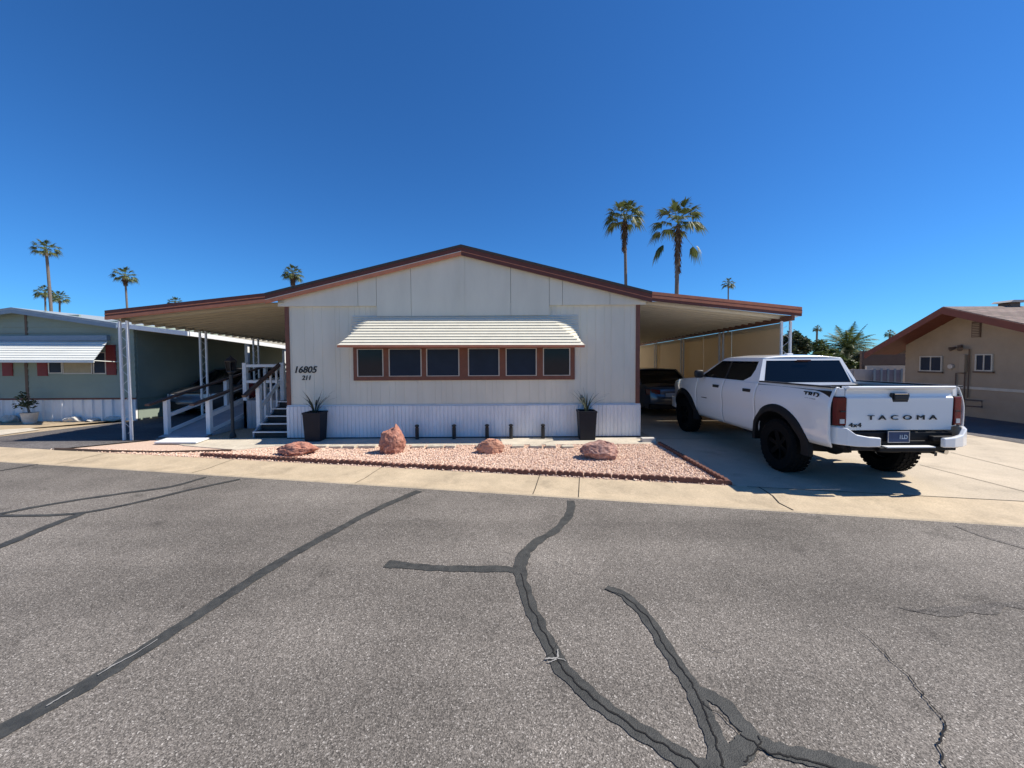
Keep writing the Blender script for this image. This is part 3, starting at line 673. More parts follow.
# ================================================================== FRONT BED OBJECTS
def planter(px, label, rzd):
    c = gr(px, 438.8); Yc = 8.55; x = at(px, 430, Yc).x
    t = thing('planter', (x, Yc, 0), label, 'planter', 'black planters by the front wall')
    h, wt, wb = .64, .20, .165
    b = mb(); vs = []
    for z, r in ((.0, wb), (h - .04, wt - .006), (h - .04, wt + .004), (h, wt + .004), (h, wt - .02), (h - .05, wt - .02)):
        vs += [(x - r, Yc - r*.9, z), (x + r, Yc - r*.9, z), (x + r, Yc + r*.9, z), (x - r, Yc + r*.9, z)]
    fs = [(0, 3, 2, 1)] + [(l*4+k, l*4+(k+1) % 4, l*4+4+(k+1) % 4, l*4+4+k) for l in range(5) for k in range(4)] + [(20, 21, 22, 23)]
    b.add([(v[0], v[1], v[2] + .018) for v in vs], fs); b.build('pot', M['planter'], t, bevel=.006)
    b = mb(); rr = random.Random(rzd)
    for k in range(26):
        an = rr.uniform(0, 6.28); ln_ = rr.uniform(.32, .68); lean = rr.uniform(.15, .95); wd = rr.uniform(.008, .016)
        d = Vector((math.cos(an), math.sin(an), 0)); sd_ = Vector((-d.y, d.x, 0)); base = Vector((x, Yc, h - .03)) + d * rr.uniform(0, .05)
        pts = []
        for q in range(6):
            tt = q / 5; pts.append(base + d * ln_ * lean * tt ** 1.4 + Vector((0, 0, ln_ * (tt - .35 * lean * tt ** 2.5))))
        vs = []
        for q, p in enumerate(pts):
            ww = wd * (1 - (q / 5) ** 2 * .95); vs += [p - sd_ * ww, p + sd_ * ww + Vector((0, 0, .002))]
        b.add(vs, [(2*q, 2*q+2, 2*q+3, 2*q+1) for q in range(5)])
    b.tube([(x, Yc, h - .04), (x + .01, Yc, h + .12)], [.02, .012], 6)
    b.build('plant', M['agave'], t)
planter(315.5, 'tall black planter with spiky plant by steps at left end of front wall', 1)
planter(586.5, 'tall black planter with spiky plant at right end of front wall', 4)
def path_light(px, label):
    Yc = 8.62; x = at(px, 430, Yc).x
    t = thing('path_light', (x, Yc, 0), label, 'path light', 'black path lights along the skirting')
    b = mb(); b.lathe([(0, .0), (.042, .0), (.042, .27), (.0, .27)], (x, Yc, .0), n=12); b.build('body', M['black'], t)
    mb().lathe([(.036, .271), (.036, .30)], (x, Yc, .0), n=12).build('lens', M['tint'], t)
    mb().lathe([(0, .30), (.048, .30), (.048, .33), (.02, .345), (0, .345)], (x, Yc, .0), n=12).build('cap', M['black'], t)
for px, s in ((417, 'black cylinder path light just right of the tall upright red rock'), (454, 'black cylinder path light below third window from the left'),
              (487, 'black cylinder path light directly behind the small orange rock'), (511, 'black cylinder path light below fifth window from the left'),
              (543, 'black cylinder path light nearest the right hand planter')): path_light(px, s)
def rock(px, py, w_, h_, d_, m, label, seed, kind=0, rot=0, name='rock'):
    c = gr(px, py); cy = c.y + d_ * .45; cx = c.x * cy / c.y
    t = thing(name, (cx, cy, 0), label, 'rock')
    b = mb(); nu, nv = 90, 60; off = Vector((seed * 3.1, seed * 1.7, seed * .9))
    rq_ = random.Random(seed); cuts = []
    for k in range(26):
        nn_ = Vector((rq_.gauss(0, 1), rq_.gauss(0, 1), rq_.gauss(0, .9))).normalized(); cuts.append((nn_, rq_.uniform(.70, .92)))
    if kind == 1: cuts += [(Vector((-.15, -.1, 1)).normalized(), .56), (Vector((.5, -.1, 1)).normalized(), .66), (Vector((1, 0, .1)).normalized(), .78), (Vector((-1, 0, .05)).normalized(), .8), (Vector((0, -1, .1)).normalized(), .75)]
    def fn(u, v):
        th = u * 2 * math.pi; ph = v * math.pi
        d = Vector((math.cos(th) * math.sin(ph), math.sin(th) * math.sin(ph), math.cos(ph)))
        d0 = d.copy()
        q = 1 + .30 * noise.noise(d * 1.3 + off) + .22 * noise.noise(d * 3.1 + off) + .10 * noise.noise(d * 7 + off) + .05 * noise.noise(d * 15 + off)
        p_ = d * q
        for nn_, dd_ in cuts:
            e_ = p_.dot(nn_) - dd_
            if e_ > 0: p_ -= nn_ * e_
        p_ *= 1 + .07 * noise.noise(d0 * 5 + off) + .05 * noise.noise(d0 * 11 + off) + .025 * noise.noise(d0 * 24 + off)
        q = 1.12; d = p_ * 1.0
        if kind == 1: # upright boulder with shoulder and knob
            q *= 1 + .25 * (1 if d.z > .75 else 0) * .3
            sx = 1.0 - .22 * max(0, d.z); shift = .10 * max(0, d.z)
            return Vector((cx + (d.x * q * sx + shift) * w_ / 2, cy + d.y * q * sx * d_ / 2, max(-.01, h_ * .46 + d.z * q * h_ * .62 + (.10 * math.exp(-((d.x - .2) / .16) ** 2 - (d.y / .3) ** 2) if d.z > .3 else 0))))
        return Vector((cx + d.x * q * w_ / 2, cy + d.y * q * d_ / 2, max(-.01, h_ * .40 + d.z * q * h_ * .55)))
    b.grid(fn, nu, nv); o = b.build('rock', m, None, ang=38)
    bpy.data.objects.remove(t); o['label'] = label; o['category'] = 'rock'; return o
rock(297, 457, .74, .24, .42, M['rock'], 'low flat red rock lying at left end of pink gravel', 2)
rock(393, 455.5, .50, .54, .42, M['rock'], 'tall upright red rock with knobby top on pink gravel', 5, 1)
rock(491, 455, .50, .32, .36, M['rock3'], 'small pointed orange rock near middle of pink gravel', 9)
rock(600, 461.5, .72, .36, .46, M['rock2'], 'mottled round red rock on pink gravel before right planter', 14)
# loose blocks edging the walk
bx = [(315, 326), (329, 341), (343, 354.5), (357.5, 375), (411, 424), (427, 443), (445, 455), (476, 487), (512, 524), (530, 542), (546, 556), (562, 574)]
rr = random.Random(8)
for i, (l, r) in enumerate(bx):
    p0, p1 = gr(l, 449), gr(r, 449 + rr.uniform(-.6, .4)); y = p0.y + rr.uniform(-.02, .03)
    t = mb().prism([(p0.x, y, 0), (p1.x, p1.y, 0), (p1.x, p1.y + .16, 0), (p0.x, y + .16, 0)], (0, 0, .055 + rr.uniform(0, .015))).build('paver_block', M['block'], None, bevel=.008)
    tag(t, 'small pale concrete block in the row edging the front walk', 'paver block', 'pale blocks edging the walk')
p = gr(648, 443); tag(mb().box((p.x - .12, p.y, 0), (p.x + .17, p.y + .14, .10)).build('paver_block', M['white_rock'], None, bevel=.006), 'single whitish block in shade at right corner of mobile home', 'paver block')
# scalloped edging bricks
def edging(p0, p1, pr=4):
    L = (p1 - p0).length; n = max(1, int(L / .40)); d = (p1 - p0) / n; u = d.normalized(); nn = Vector((-u.y, u.x, 0))
    for i in range(n):
        a = p0 + d * i + u * .006 + nn * rr.uniform(-.012, .012); le = d.length - .012; b = mb(); s = le / pr; hh = rr.uniform(-.008, .008)
        pts = [a]
        for k in range(pr):
            for q in range(7):
                t = math.pi * q / 6; pts.append(a + u * (s * k + s / 2 - s / 2 * math.cos(t)) + Vector((0, 0, .045 + hh + .032 * math.sin(t))))
        pts.append(a + u * le)
        b.prism(pts, nn * .055)
        t = b.build('scalloped_edging_brick', M['edging'], None, bevel=.004)
        tag(t, 'dark red brown scalloped brick edging the pink gravel along the kerb', 'edging brick', 'scalloped bricks edging the gravel')
e0 = kp(gr(199, 457).x) + rn * .03; e1 = kp(DX0 - .05) + rn * .03
edging(e0, e1)
def edging2():
    p0 = e1 + Vector((-.02, .05, 0)); p1 = Vector((DX0 - .09, 8.0, 0)); n = int((p1 - p0).length / .4)
    d = (p1 - p0) / n; u = d.normalized(); nn = Vector((-u.y, u.x, 0))
    for i in range(n):
        a = p0 + d * i + u * .006; pts = [a]; le = d.length - .012; s = le / 4
        for k in range(4):
            for q in range(7):
                t = math.pi * q / 6; pts.append(a + u * (s * k + s / 2 - s / 2 * math.cos(t)) + Vector((0, 0, .045 + .032 * math.sin(t))))
        pts.append(a + u * le)
        tag(mb().prism(pts, nn * .055).build('scalloped_edging_brick', M['edging'], None, bevel=.004), 'scalloped brick in shade edging the gravel beside the driveway', 'edging brick', 'scalloped bricks beside the driveway')
edging2()
b = mb(); P = [gr(55, 450.0), gr(110, 452.2), (gr(160, 453.3)), gr(232, 451.5)]
for i in range(3): b.bar(P[i] + Vector((0, 0, .02)), P[i+1] + Vector((0, 0, .02)), .02, .05)
tag(b.build('edging_strip', M['pipe']), 'thin brown metal edging strip in gravel left of walk', 'edging strip')
# ================================================================== PICKUP TRUCK
TX, TY = 5.18, 4.97
tk = thing('pickup_truck', (TX, TY, 0), 'lifted white four door pickup truck with open bed parked on the driveway', 'pickup truck')
AX, WR, AR, AF = .41, .415, 1.17, 4.52   # axle height, tyre radius, rear and front axle
def tb(b, name, m, par=None, **k):
    b.v = [(v[0], v[1], v[2]) for v in b.v]; o = b.build(name, m, par or tk, local=True, **k); return o
ARCH = .515
def bot(y):
    z = .50 if y > AR else .60
    for a in (AR, AF):
        if abs(y - a) < ARCH: z = max(z, AX + .04 + math.sqrt(max(0, ARCH**2 - (y-a)**2)))
    return z
def top(y):
    if y < 1.75: return 1.385 + .012 * (1.75 - y)
    if y < 3.95: return 1.36
    t = (y - 3.95) / 1.35; return 1.335 - .06 * t - .10 * t ** 3
def hw(y, z):
    w_ = .935
    w_ -= .07 * max(0, (.80 - z) / .3) ** 1.6
    w_ -= .075 * max(0, (z - 1.12) / .27) ** 1.7
    w_ -= .018 * math.exp(-((z - .86) / .10) ** 2) * (1 if 1.6 < y < 3.95 else .3)
    if y < .5: w_ -= .09 * ((.5 - y) / .5) ** 2
    if y > 4.4: w_ -= .13 * ((y - 4.4) / .95) ** 2
    for a in (AR, AF):   # swollen wings over the wheels
        w_ += .03 * math.exp(-((y - a) / .5) ** 2) * math.exp(-((z - .95) / .28) ** 2)
    return w_
def skin(y0, y1, s, ystep=.035, z_lo=None):
    ys = []; n = max(2, int((y1 - y0) / ystep)); ys = [y0 + (y1 - y0) * i / n for i in range(n + 1)]
    for a in (AR, AF):
        for e in (-ARCH, ARCH):
            if y0 < a + e < y1: ys += [a + e - .001, a + e + .001]
    ys.sort(); nv = 12; vs = []
    for y in ys:
        zb_ = bot(y); zt_ = top(y)
        for j in range(nv + 1):
            z = zb_ + (zt_ - zb_) * (j / nv); vs.append((s * hw(y, z), y, z))
        z = zt_; vs.append((s * (hw(y, z) - .035), y, zt_ + .008)); vs.append((s * (hw(y, z) - .035), y, zt_ - .05))
    k = nv + 3; n = len(ys)
    return vs, [(i*k+j, (i+1)*k+j, (i+1)*k+j+1, i*k+j+1) for i in range(n-1) for j in range(k-1)]
for s in (-1, 1):
    for nm, y0, y1 in (('bed_side', .19, 1.742), ('door', 1.757, 2.80), ('door', 2.815, 3.87), ('wing', 3.885, 5.30)):
        vs, fs = skin(y0, y1, s); b = mb(); b.add(vs, fs, True); d = tb(b, nm, M['truckw'], solid=.012, ang=50)
        if nm == 'door':
            d['label'] = 'rear door' if y0 < 2 else 'front door'
            yh = y0 + .16 ; z = 1.225; x = s * (hw(yh, z) + .0)
            h = mb(); h.box((x - .004 * s, yh - .03, z - .028), (x + .022 * s, yh + .19, z + .028)); tb(h, 'handle', M['black'], d, bevel=.008)
            if y0 > 2: h = mb(); h.box((s * hw(3.5, .93) - s * .006, 3.42, .925), (s * hw(3.5, .93) + s * .008, 3.66, .95)); tb(h, 'badge', M['black'], d)
# inner dark body (fills gaps, floor, wheel wells)
b = mb(); b.box((-.84, 1.76, .56), (.84, 3.94, 1.30)); b.box((-.60, .30, .62), (.60, 5.15, .92)); b.box((-.72, 3.95, .92), (.72, 5.1, 1.20))
b.box((-.62, .3, .50), (-.50, 5.0, .62)); b.box((.50, .3, .50), (.62, 5.0, .62))
tb(b, 'chassis', M['cavity'])
# bed liner
b = mb(); b.box((-.84, .26, .93), (.84, 1.74, .945)); b.box((-.885, .22, .945), (-.86, 1.74, 1.36)); b.box((.86, .22, .945), (.885, 1.74, 1.36)); b.box((-.86, 1.71, .945), (.86, 1.74, 1.33))
b.box((-.86, .26, .945), (-.62, 1.7, 1.05)); b.box((.62, .26, .945), (.86, 1.7, 1.05))
tb(b, 'bed_liner', M['flare'])
for s in (-1, 1):
    pts = [(s * .815, .2, 1.405), (s * .895, .2, 1.405), (s * .875, 1.74, 1.392), (s * .815, 1.74, 1.392)]
    tb(mb().prism(pts, (0, 0, .022)), 'rail_cap', M['black'], bevel=.006)
# tailgate
P = [(.235,.825),(.165,.835),(.155,1.0),(.150,1.235),(.150,1.270),(.172,1.290),(.178,1.325),(.165,1.375),(.125,1.400),(.118,1.418),(.128,1.428),(.24,1.428)]
b = mb(); HWT = .712
b.prism([(-HWT, y, z) for y, z in P], (2 * HWT, 0, 0)); tg = tb(b, 'tailgate', M['truckw'], bevel=.010, seg=3)
# handle recess and handle
b = mb(); b.prism([(-.115, .148, 1.335), (.115, .148, 1.335), (.125, .148, 1.30), (.10, .148, 1.215), (-.10, .148, 1.215), (-.125, .148, 1.30)], (0, .03, 0)); hd = tb(b, 'handle_recess', M['black'], tg, bevel=.006)
b = mb(); b.box((-.095, .128, 1.245), (.095, .146, 1.315)); tb(b, 'handle', M['black'], hd, bevel=.01)
b = mb(); b.box((-.09, .132, 1.318), (.09, .147, 1.334)); tb(b, 'handle_trim', M['chrome'], hd, bevel=.004)
YT = TY + .146
text('TACOMA', .088, 'lettering', M['black'], tg, (TX + .03, YT, 1.005), (R(90), 0, 0), .006, spacing=1.75, wide=1.72, bold=0)
text('4x4', .085, 'badge', M['black'], tg, (TX - .59, YT + .008, .905), (R(90), 0, 0), .005, spacing=1.0, wide=1.35, bold=0)
text('TRD', .10, 'decal', M['flare'], tk, (TX - hw(.5, 1.27) - .002, TY + .52, 1.285), (R(90), 0, R(-90)), .003, spacing=1.05, wide=1.4, bold=.003, shear=.15)
text('OFF ROAD', .032, 'decal', M['flare'], tk, (TX - hw(.5, 1.23) - .003, TY + .52, 1.225), (R(90), 0, R(-90)), .003, spacing=1.0, wide=1.3)
# rear corners between bed side and tailgate + lights
for s in (-1, 1):
    b = mb()
    ro = [(.855, .30), (.845, .24), (.81, .195), (.722, .175), (.722, .26), (.82, .30)]
    b.prism([(s * x, y, .88) for x, y in ro], (0, 0, .52)); tb(b, 'rear_corner', M['truckw'], bevel=.006)
    # tail light wraps the corner
    hgt = [(.925, .97), (.885, 1.02), (.885, 1.235), (.925, 1.295)]
    b = mb()
    oo = [(.885, .42), (.880, .31), (.866, .215), (.83, .170), (.722, .152), (.722, .19), (.81, .22), (.84, .32)]
    b.prism([(s * x, y, .895) for x, y in oo], (0, 0, .395)); tl = tb(b, 'tail_light', M['flare'], bevel=.012, seg=3)
    oo = [(.862, .205), (.832, .162), (.722, .142), (.722, .165), (.81, .185)]
    b = mb(); b.prism([(s * x, y, .905) for x, y in oo], (0, 0, .375)); tb(b, 'lens', M['redlens'], tl, bevel=.008, seg=3)
    b = mb(); b.box((s * .73, .137, 1.085), (s * .80, .150, 1.10)); tb(b, 'lens_strip', M['black'], tl)
    b = mb(); b.prism([(s*.745, .1395, .93), (s*.80, .1435, .93), (s*.80, .1435, .99), (s*.745, .1395, .99)], (0, .01, 0)); tb(b, 'reverse_lens', M['amber'], tl)
# rear bumper
def path_sec(path, z0, z1, th, b):
    n = len(path); vs = []
    for i, p in enumerate(path):
        q = path[min(i+1, n-1)]; o = path[max(i-1, 0)]; d = Vector((q[0]-o[0], q[1]-o[1])).normalized(); nn = Vector((-d.y, d.x))
        zz1 = z1[i] if isinstance(z1, list) else z1; zz0 = z0[i] if isinstance(z0, list) else z0
        for (x, y) in ((p[0], p[1]), (p[0] + nn.x * th, p[1] + nn.y * th)): vs += [(x, y, zz0), (x, y, zz1)]
    fs = []
    for i in range(n - 1):
        a, c = i * 4, i * 4 + 4; fs += [(a, c, c+1, a+1), (a+2, a+3, c+3, c+2), (a+1, c+1, c+3, a+3), (a, a+2, c+2, c)]
    fs += [(0, 1, 3, 2), (n*4-4, n*4-2, n*4-1, n*4-3)]
    b.add(vs, fs)
for s in (-1, 1):
    b = mb()
    path = [(s*.885, .60), (s*.885, .42), (s*.868, .28), (s*.82, .16), (s*.75, .085), (s*.665, .045), (s*.53, .012), (s*.38, .0)]
    z1 = [.84, .86, .885, .885, .875, .80, .775, .765]; z0 = [.60, .63, .645, .645, .645, .64, .64, .645]
    if s > 0: path_sec(path[::-1], z0[::-1], z1[::-1], -.05 if False else -.05, b)
    else: path_sec(path, z0, z1, .05, b)
    tb(b, 'rear_bumper', M['truckw'], bevel=.014, seg=3)
    b = mb(); b.box((s*.68, .08, .70), (s*.38, .20, .765)); tb(b, 'bumper_step', M['flare'], bevel=.01)
b = mb(); b.box((-.78, .13, .60), (.78, .26, .70)); b.box((-.70, .14, .70), (.70, .24, .815)); b.box((-.37, .03, .57), (.37, .20, .63)); b.box((-.70, .09, .575), (.70, .2, .636))
tb(b, 'bumper_core', M['flare'], bevel=.01)
b = mb(); b.box((-.30, .0, .632), (.33, .09, .648)); tb(b, 'step_sunlit_strip', M['whitepaint'], bevel=.004)  # white colour paints the sunlit top of the bumper step
b = mb(); b.box((-.205, .10, .682), (.085, .112, .832)); lp_ = tb(b, 'license_plate', M['plate'], bevel=.004)
b = mb(); b.box((-.205, .094, .682), (-.195, .0995, .832)); b.box((.075, .094, .682), (.085, .0995, .832)); b.box((-.195, .094, .682), (.075, .0995, .690)); b.box((-.195, .094, .824), (.075, .0995, .832)); tb(b, 'plate_frame', M['alum'], lp_)
text('1LD', .075, 'plate_number', M['platetxt'], lp_, (TX + .0, TY + .097, .755), (R(90), 0, 0), .002, wide=.9, bold=.002)
# cab greenhouse
xb_, xt_, zb_g, zt_g = .865, .700, 1.36, 1.795
def sx(z): return xb_ + (xt_ - xb_) * (z - zb_g) / (zt_g - zb_g)
yA0, yA1, yC0, yC1 = 4.02, 3.12, 1.76, 1.90
def side_poly(pts, s, out, th):
    # pts in (y,z) on the leaning side plane
    q = [Vector((s * (sx(z) + out), y, z)) for y, z in pts]; return q, Vector((-s * th, 0, 0))
for s in (-1, 1):
    # outline as frame pieces: belt, C pillar, B pillar, header, A pillar
    fr = [ [(yC0,1.36),(3.90,1.36),(3.90,1.385),(yC0,1.385)],
           [(yC0,1.385),(2.22,1.385),(2.04,1.47),(1.985,1.60),(1.985,1.745),(1.888,1.745)],
           [(1.888,1.745),(3.20,1.745),(3.12,1.795),(1.90,1.795)],
           [(3.20,1.745),(3.12,1.795),(4.02,1.345),(3.90,1.36),(3.82,1.385)] ]
    b = mb()
    for f in fr:
        q, t = side_poly(f, s, 0, .05); b.prism(q, t)
    tb(b, 'pillar', M['truckw'])
    q, t = side_poly([(2.23,1.387),(2.80,1.387),(2.80,1.744),(1.987,1.744),(1.987,1.60),(2.045,1.472)], s, -.006, .01); tb(mb().prism(q, t), 'side_window', M['tint'])
    q, t = side_poly([(2.86,1.387),(3.815,1.387),(3.195,1.744),(2.86,1.744)], s, -.006, .01); tb(mb().prism(q, t), 'side_window', M['tint'])
    q, t = side_poly([(2.80,1.387),(2.86,1.387),(2.86,1.744),(2.80,1.744)], s, -.002, .02); tb(mb().prism(q, t), 'pillar_trim', M['black'])
    # mirror
    b = mb(); mx0, my0 = s * .885, 3.62
    def mf(u, v):
        th = u * 2 * math.pi; ph = v * math.pi; d = (math.cos(th) * math.sin(ph), math.sin(th) * math.sin(ph), math.cos(ph))
        e = [math.copysign(abs(c) ** .6, c) for c in d]
        return Vector((mx0 + s * .12 + e[0] * .10, my0 + e[1] * .05, 1.455 + e[2] * .09))
    b.grid(mf, 20, 14); b.bar((s * .84, my0 + .02, 1.40), (s * .96, my0 + .01, 1.42), .05, .04); tb(b, 'mirror', M['black'])
# roof
def rf_(u, v):
    a = (u * 2 - 1); y = yC1 + (yA1 - yC1) * v; e = 1 - abs(2 * v - 1) ** 4
    return Vector((xt_ * a * (1 - .02 * (1 - e)), y, zt_g - .004 + .062 * (1 - abs(a) ** 3.2) * (.45 + .55 * e)))
b = mb(); b.grid(rf_, 20, 16); tb(b, 'roof', M['truckw'], solid=.03, ang=60)
b = mb(); b.box((-.06, 2.2, 1.852), (.06, 2.3, 1.89)); tb(b, 'antenna_fin', M['truckw'], bevel=.015)
# rear wall of cab with window
def rq(x, z): return Vector((x, yC0 + (yC1 - yC0) * (z - 1.36) / (1.795 - 1.36), z))
b = mb()
for s in (-1, 1): b.prism([rq(s*.865,1.33), rq(s*.775,1.33), rq(s*.650,1.765), rq(s*.700,1.795)], (0, .04, 0))
b.prism([rq(-.775,1.30), rq(.775,1.30), rq(.775,1.375), rq(-.775,1.375)], (0, .04, 0)); b.prism([rq(-.655,1.76), rq(.655,1.76), rq(.68,1.812), rq(-.68,1.812)], (0, .04, 0))
cw = tb(b, 'cab_rear', M['truckw'])
b = mb(); b.prism([rq(-.77,1.376), rq(.77,1.376), rq(.652,1.759), rq(-.652,1.759)], (0, .012, 0)); b.v = [(v[0], v[1] + .008, v[2]) for v in b.v]
tb(b, 'rear_window', M['tint'], cw)
b = mb(); b.box((-.12, 1.868, 1.745), (.12, 1.882, 1.772)); b.v = [(v[0], v[1] - .012, v[2] + .0) for v in b.v]; tb(b, 'brake_light', M['redlens'], cw)
# windscreen, hood, front
b = mb(); b.prism([(-.69, 3.10, 1.80), (.69, 3.10, 1.80), (.84, 4.02, 1.335), (-.84, 4.02, 1.335)], (0, .02, .012)); tb(b, 'windscreen', M['tint'])
def hf(u, v):
    a = u * 2 - 1; y = 3.95 + 1.35 * v; t = top(y); x = (hw(y, t) - .03) * a
    return Vector((x, y, t + .004 + .045 * (1 - abs(a) ** 2.5) + (.03 if .25 < abs(a) < .6 else 0) * (1 - v) * .6))
b = mb(); b.grid(hf, 24, 12); tb(b, 'hood', M['truckw'], solid=.015, ang=60)
b = mb(); b.prism([(-.80, 5.28, .98), (-.80, 5.32, 1.16), (.80, 5.32, 1.16), (.80, 5.28, .98)], (0, .05, 0)); b.box((-.62, 5.30, .70), (.62, 5.38, 1.15)); tb(b, 'grille', M['black'], bevel=.01)
b = mb(); path_sec([(-.86, 5.05), (-.84, 5.30), (-.62, 5.42), (.62, 5.42), (.84, 5.30), (.86, 5.05)], .52, .80, .06, b); tb(b, 'front_bumper', M['truckw'], bevel=.02)
for s in (-1, 1):
    tb(mb().box((s*.64, 5.2, 1.0), (s*.82, 5.35, 1.14)), 'headlight', M['amber'], bevel=.02)
# fender flares
for a in (AR, AF):
    for s in (-1, 1):
        b = mb(); n = 26; vs = []
        for i in range(n + 1):
            t = math.pi * (-.03 + 1.06 * i / n); c, sn = math.cos(t), math.sin(t); k = 1.0 + .06 * abs(c) ** 4
            for r_, dx in ((ARCH + .115, -.03), (ARCH + .105, .022), (ARCH + .05, .052), (ARCH - .008, .050), (ARCH - .012, -.10)):
                y = a + r_ * k * c; z = AX + .04 + r_ * sn
                zz = max(z, .50); vs.append((s * (hw(y, min(max(zz, .60), 1.1)) + dx), y, z))
        m_ = 5; b.add(vs, [(i*m_+j, (i+1)*m_+j, (i+1)*m_+j+1, i*m_+j+1) for i in range(n) for j in range(m_-1)], True)
        tb(b, 'fender_flare', M['flare'], ang=40)
# wheel wells (dark liners)
for a in (AR, AF):
    for s in (-1, 1):
        b = mb(); n = 20; vs = []
        for i in range(n + 1):
            t = math.pi * i / n
            for x in (.56, .90): vs.append((s * x, a + (ARCH - .002) * math.cos(t), AX + .04 + (ARCH - .002) * math.sin(t)))
        b.add(vs, [(i*2, i*2+1, i*2+3, i*2+2) for i in range(n)], True)
        tb(b, 'wheel_liner', M['cavity'])
# wheels
def wheel(par, cx, cy, s, r, wd, rimr, mrim, loc=True, lugs=True):
    b = mb(); h = wd / 2
    b.lathe([(rimr, -h*.86), (r*.90, -h), (r*.965, -h*.86), (r, -h*.62), (r, h*.62), (r*.965, h*.86), (r*.90, h), (rimr, h*.86)], (cx, cy, r), 'x', 48)
    if lugs:
        for k in range(34):
            t = 2 * math.pi * k / 34; c, sn = math.cos(t), math.sin(t)
            for q, o in ((-.68, 0), (-.12, .5), (.42, 0), (.80, .5)):
                t2 = t + o * 2 * math.pi / 34; c, sn = math.cos(t2), math.sin(t2)
                p = Vector((cx + q * h, cy + r * .99 * c, r + r * .99 * sn)); b.bar(p, p + Vector((0, c, sn)) * .014, .05, .035, up=(1, 0, 0))
    ty = b.build('wheel', M['rubber'], par, local=loc, ang=40)
    b = mb(); f = s * h
    b.lathe([(rimr*1.02, f*.86), (rimr*.97, f*.88), (rimr*.90, f*.55), (rimr*.85, -f*.5)], (cx, cy, r), 'x', 32)
    b.lathe([(0, f*.62), (rimr*.28, f*.64), (rimr*.30, f*.40)], (cx, cy, r), 'x', 20)
    for k in range(6):
        t = 2 * math.pi * k / 6 + .3; b.bar((cx + f*.55, cy + rimr*.2*math.cos(t), r + rimr*.2*math.sin(t)), (cx + f*.68, cy + rimr*.95*math.cos(t), r + rimr*.95*math.sin(t)), .02, rimr*.28)
    b.lathe([(0, -f*.3), (rimr*.85, -f*.3)], (cx, cy, r), 'x', 24)
    b.build('rim', mrim, ty, local=loc)
    return ty
for a in (AR, AF):
    for s in (-1, 1): wheel(tk, s * .815, a, s, WR, .275, .235, M['rim'])
# underside
b = mb(); b.tube([(-.75, AR, AX), (.75, AR, AX)], .05, 12); b.lathe([(0, -.17), (.10, -.13), (.15, -.03), (.15, .05), (.10, .14), (0, .18)], (0, AR, AX), 'y', 16)
for s in (-1, 1): b.bar((s*.52, .35, .50), (s*.52, AR, .34), .06, .03); b.bar((s*.52, AR, .34), (s*.52, 2.0, .52), .06, .03)
tb(b, 'rear_axle', M['cavity'])
tb(mb().tube([(-.75, AF, AX), (.75, AF, AX)], .05, 12), 'front_axle', M['cavity'])
tb(mb().lathe([(.0, .50), (.30, .50), (.36, .53), (.37, .62), (.2, .66), (0, .66)], (0.05, .58, -.0), 'z', 28), 'spare_tyre', M['rubber'])
tb(mb().tube([(.58, 2.6, .52), (.60, 1.4, .56), (.66, .75, .55), (.72, .22, .52)], .035, 12), 'exhaust_pipe', M['chrome'])
tb(mb().tube([(-.66, 1.75, .50), (-.66, 2.4, .50)], .10, 12), 'muffler', M['cavity'])
# fuel door and small marker
tb(mb().lathe([(0, 0), (.011, 0), (.011, .006), (0, .006)], (0, 0, 0), 'x', 10), 'lock_button', M['black']).location = (-hw(1.6, 1.24) - .004, 1.62, 1.24)
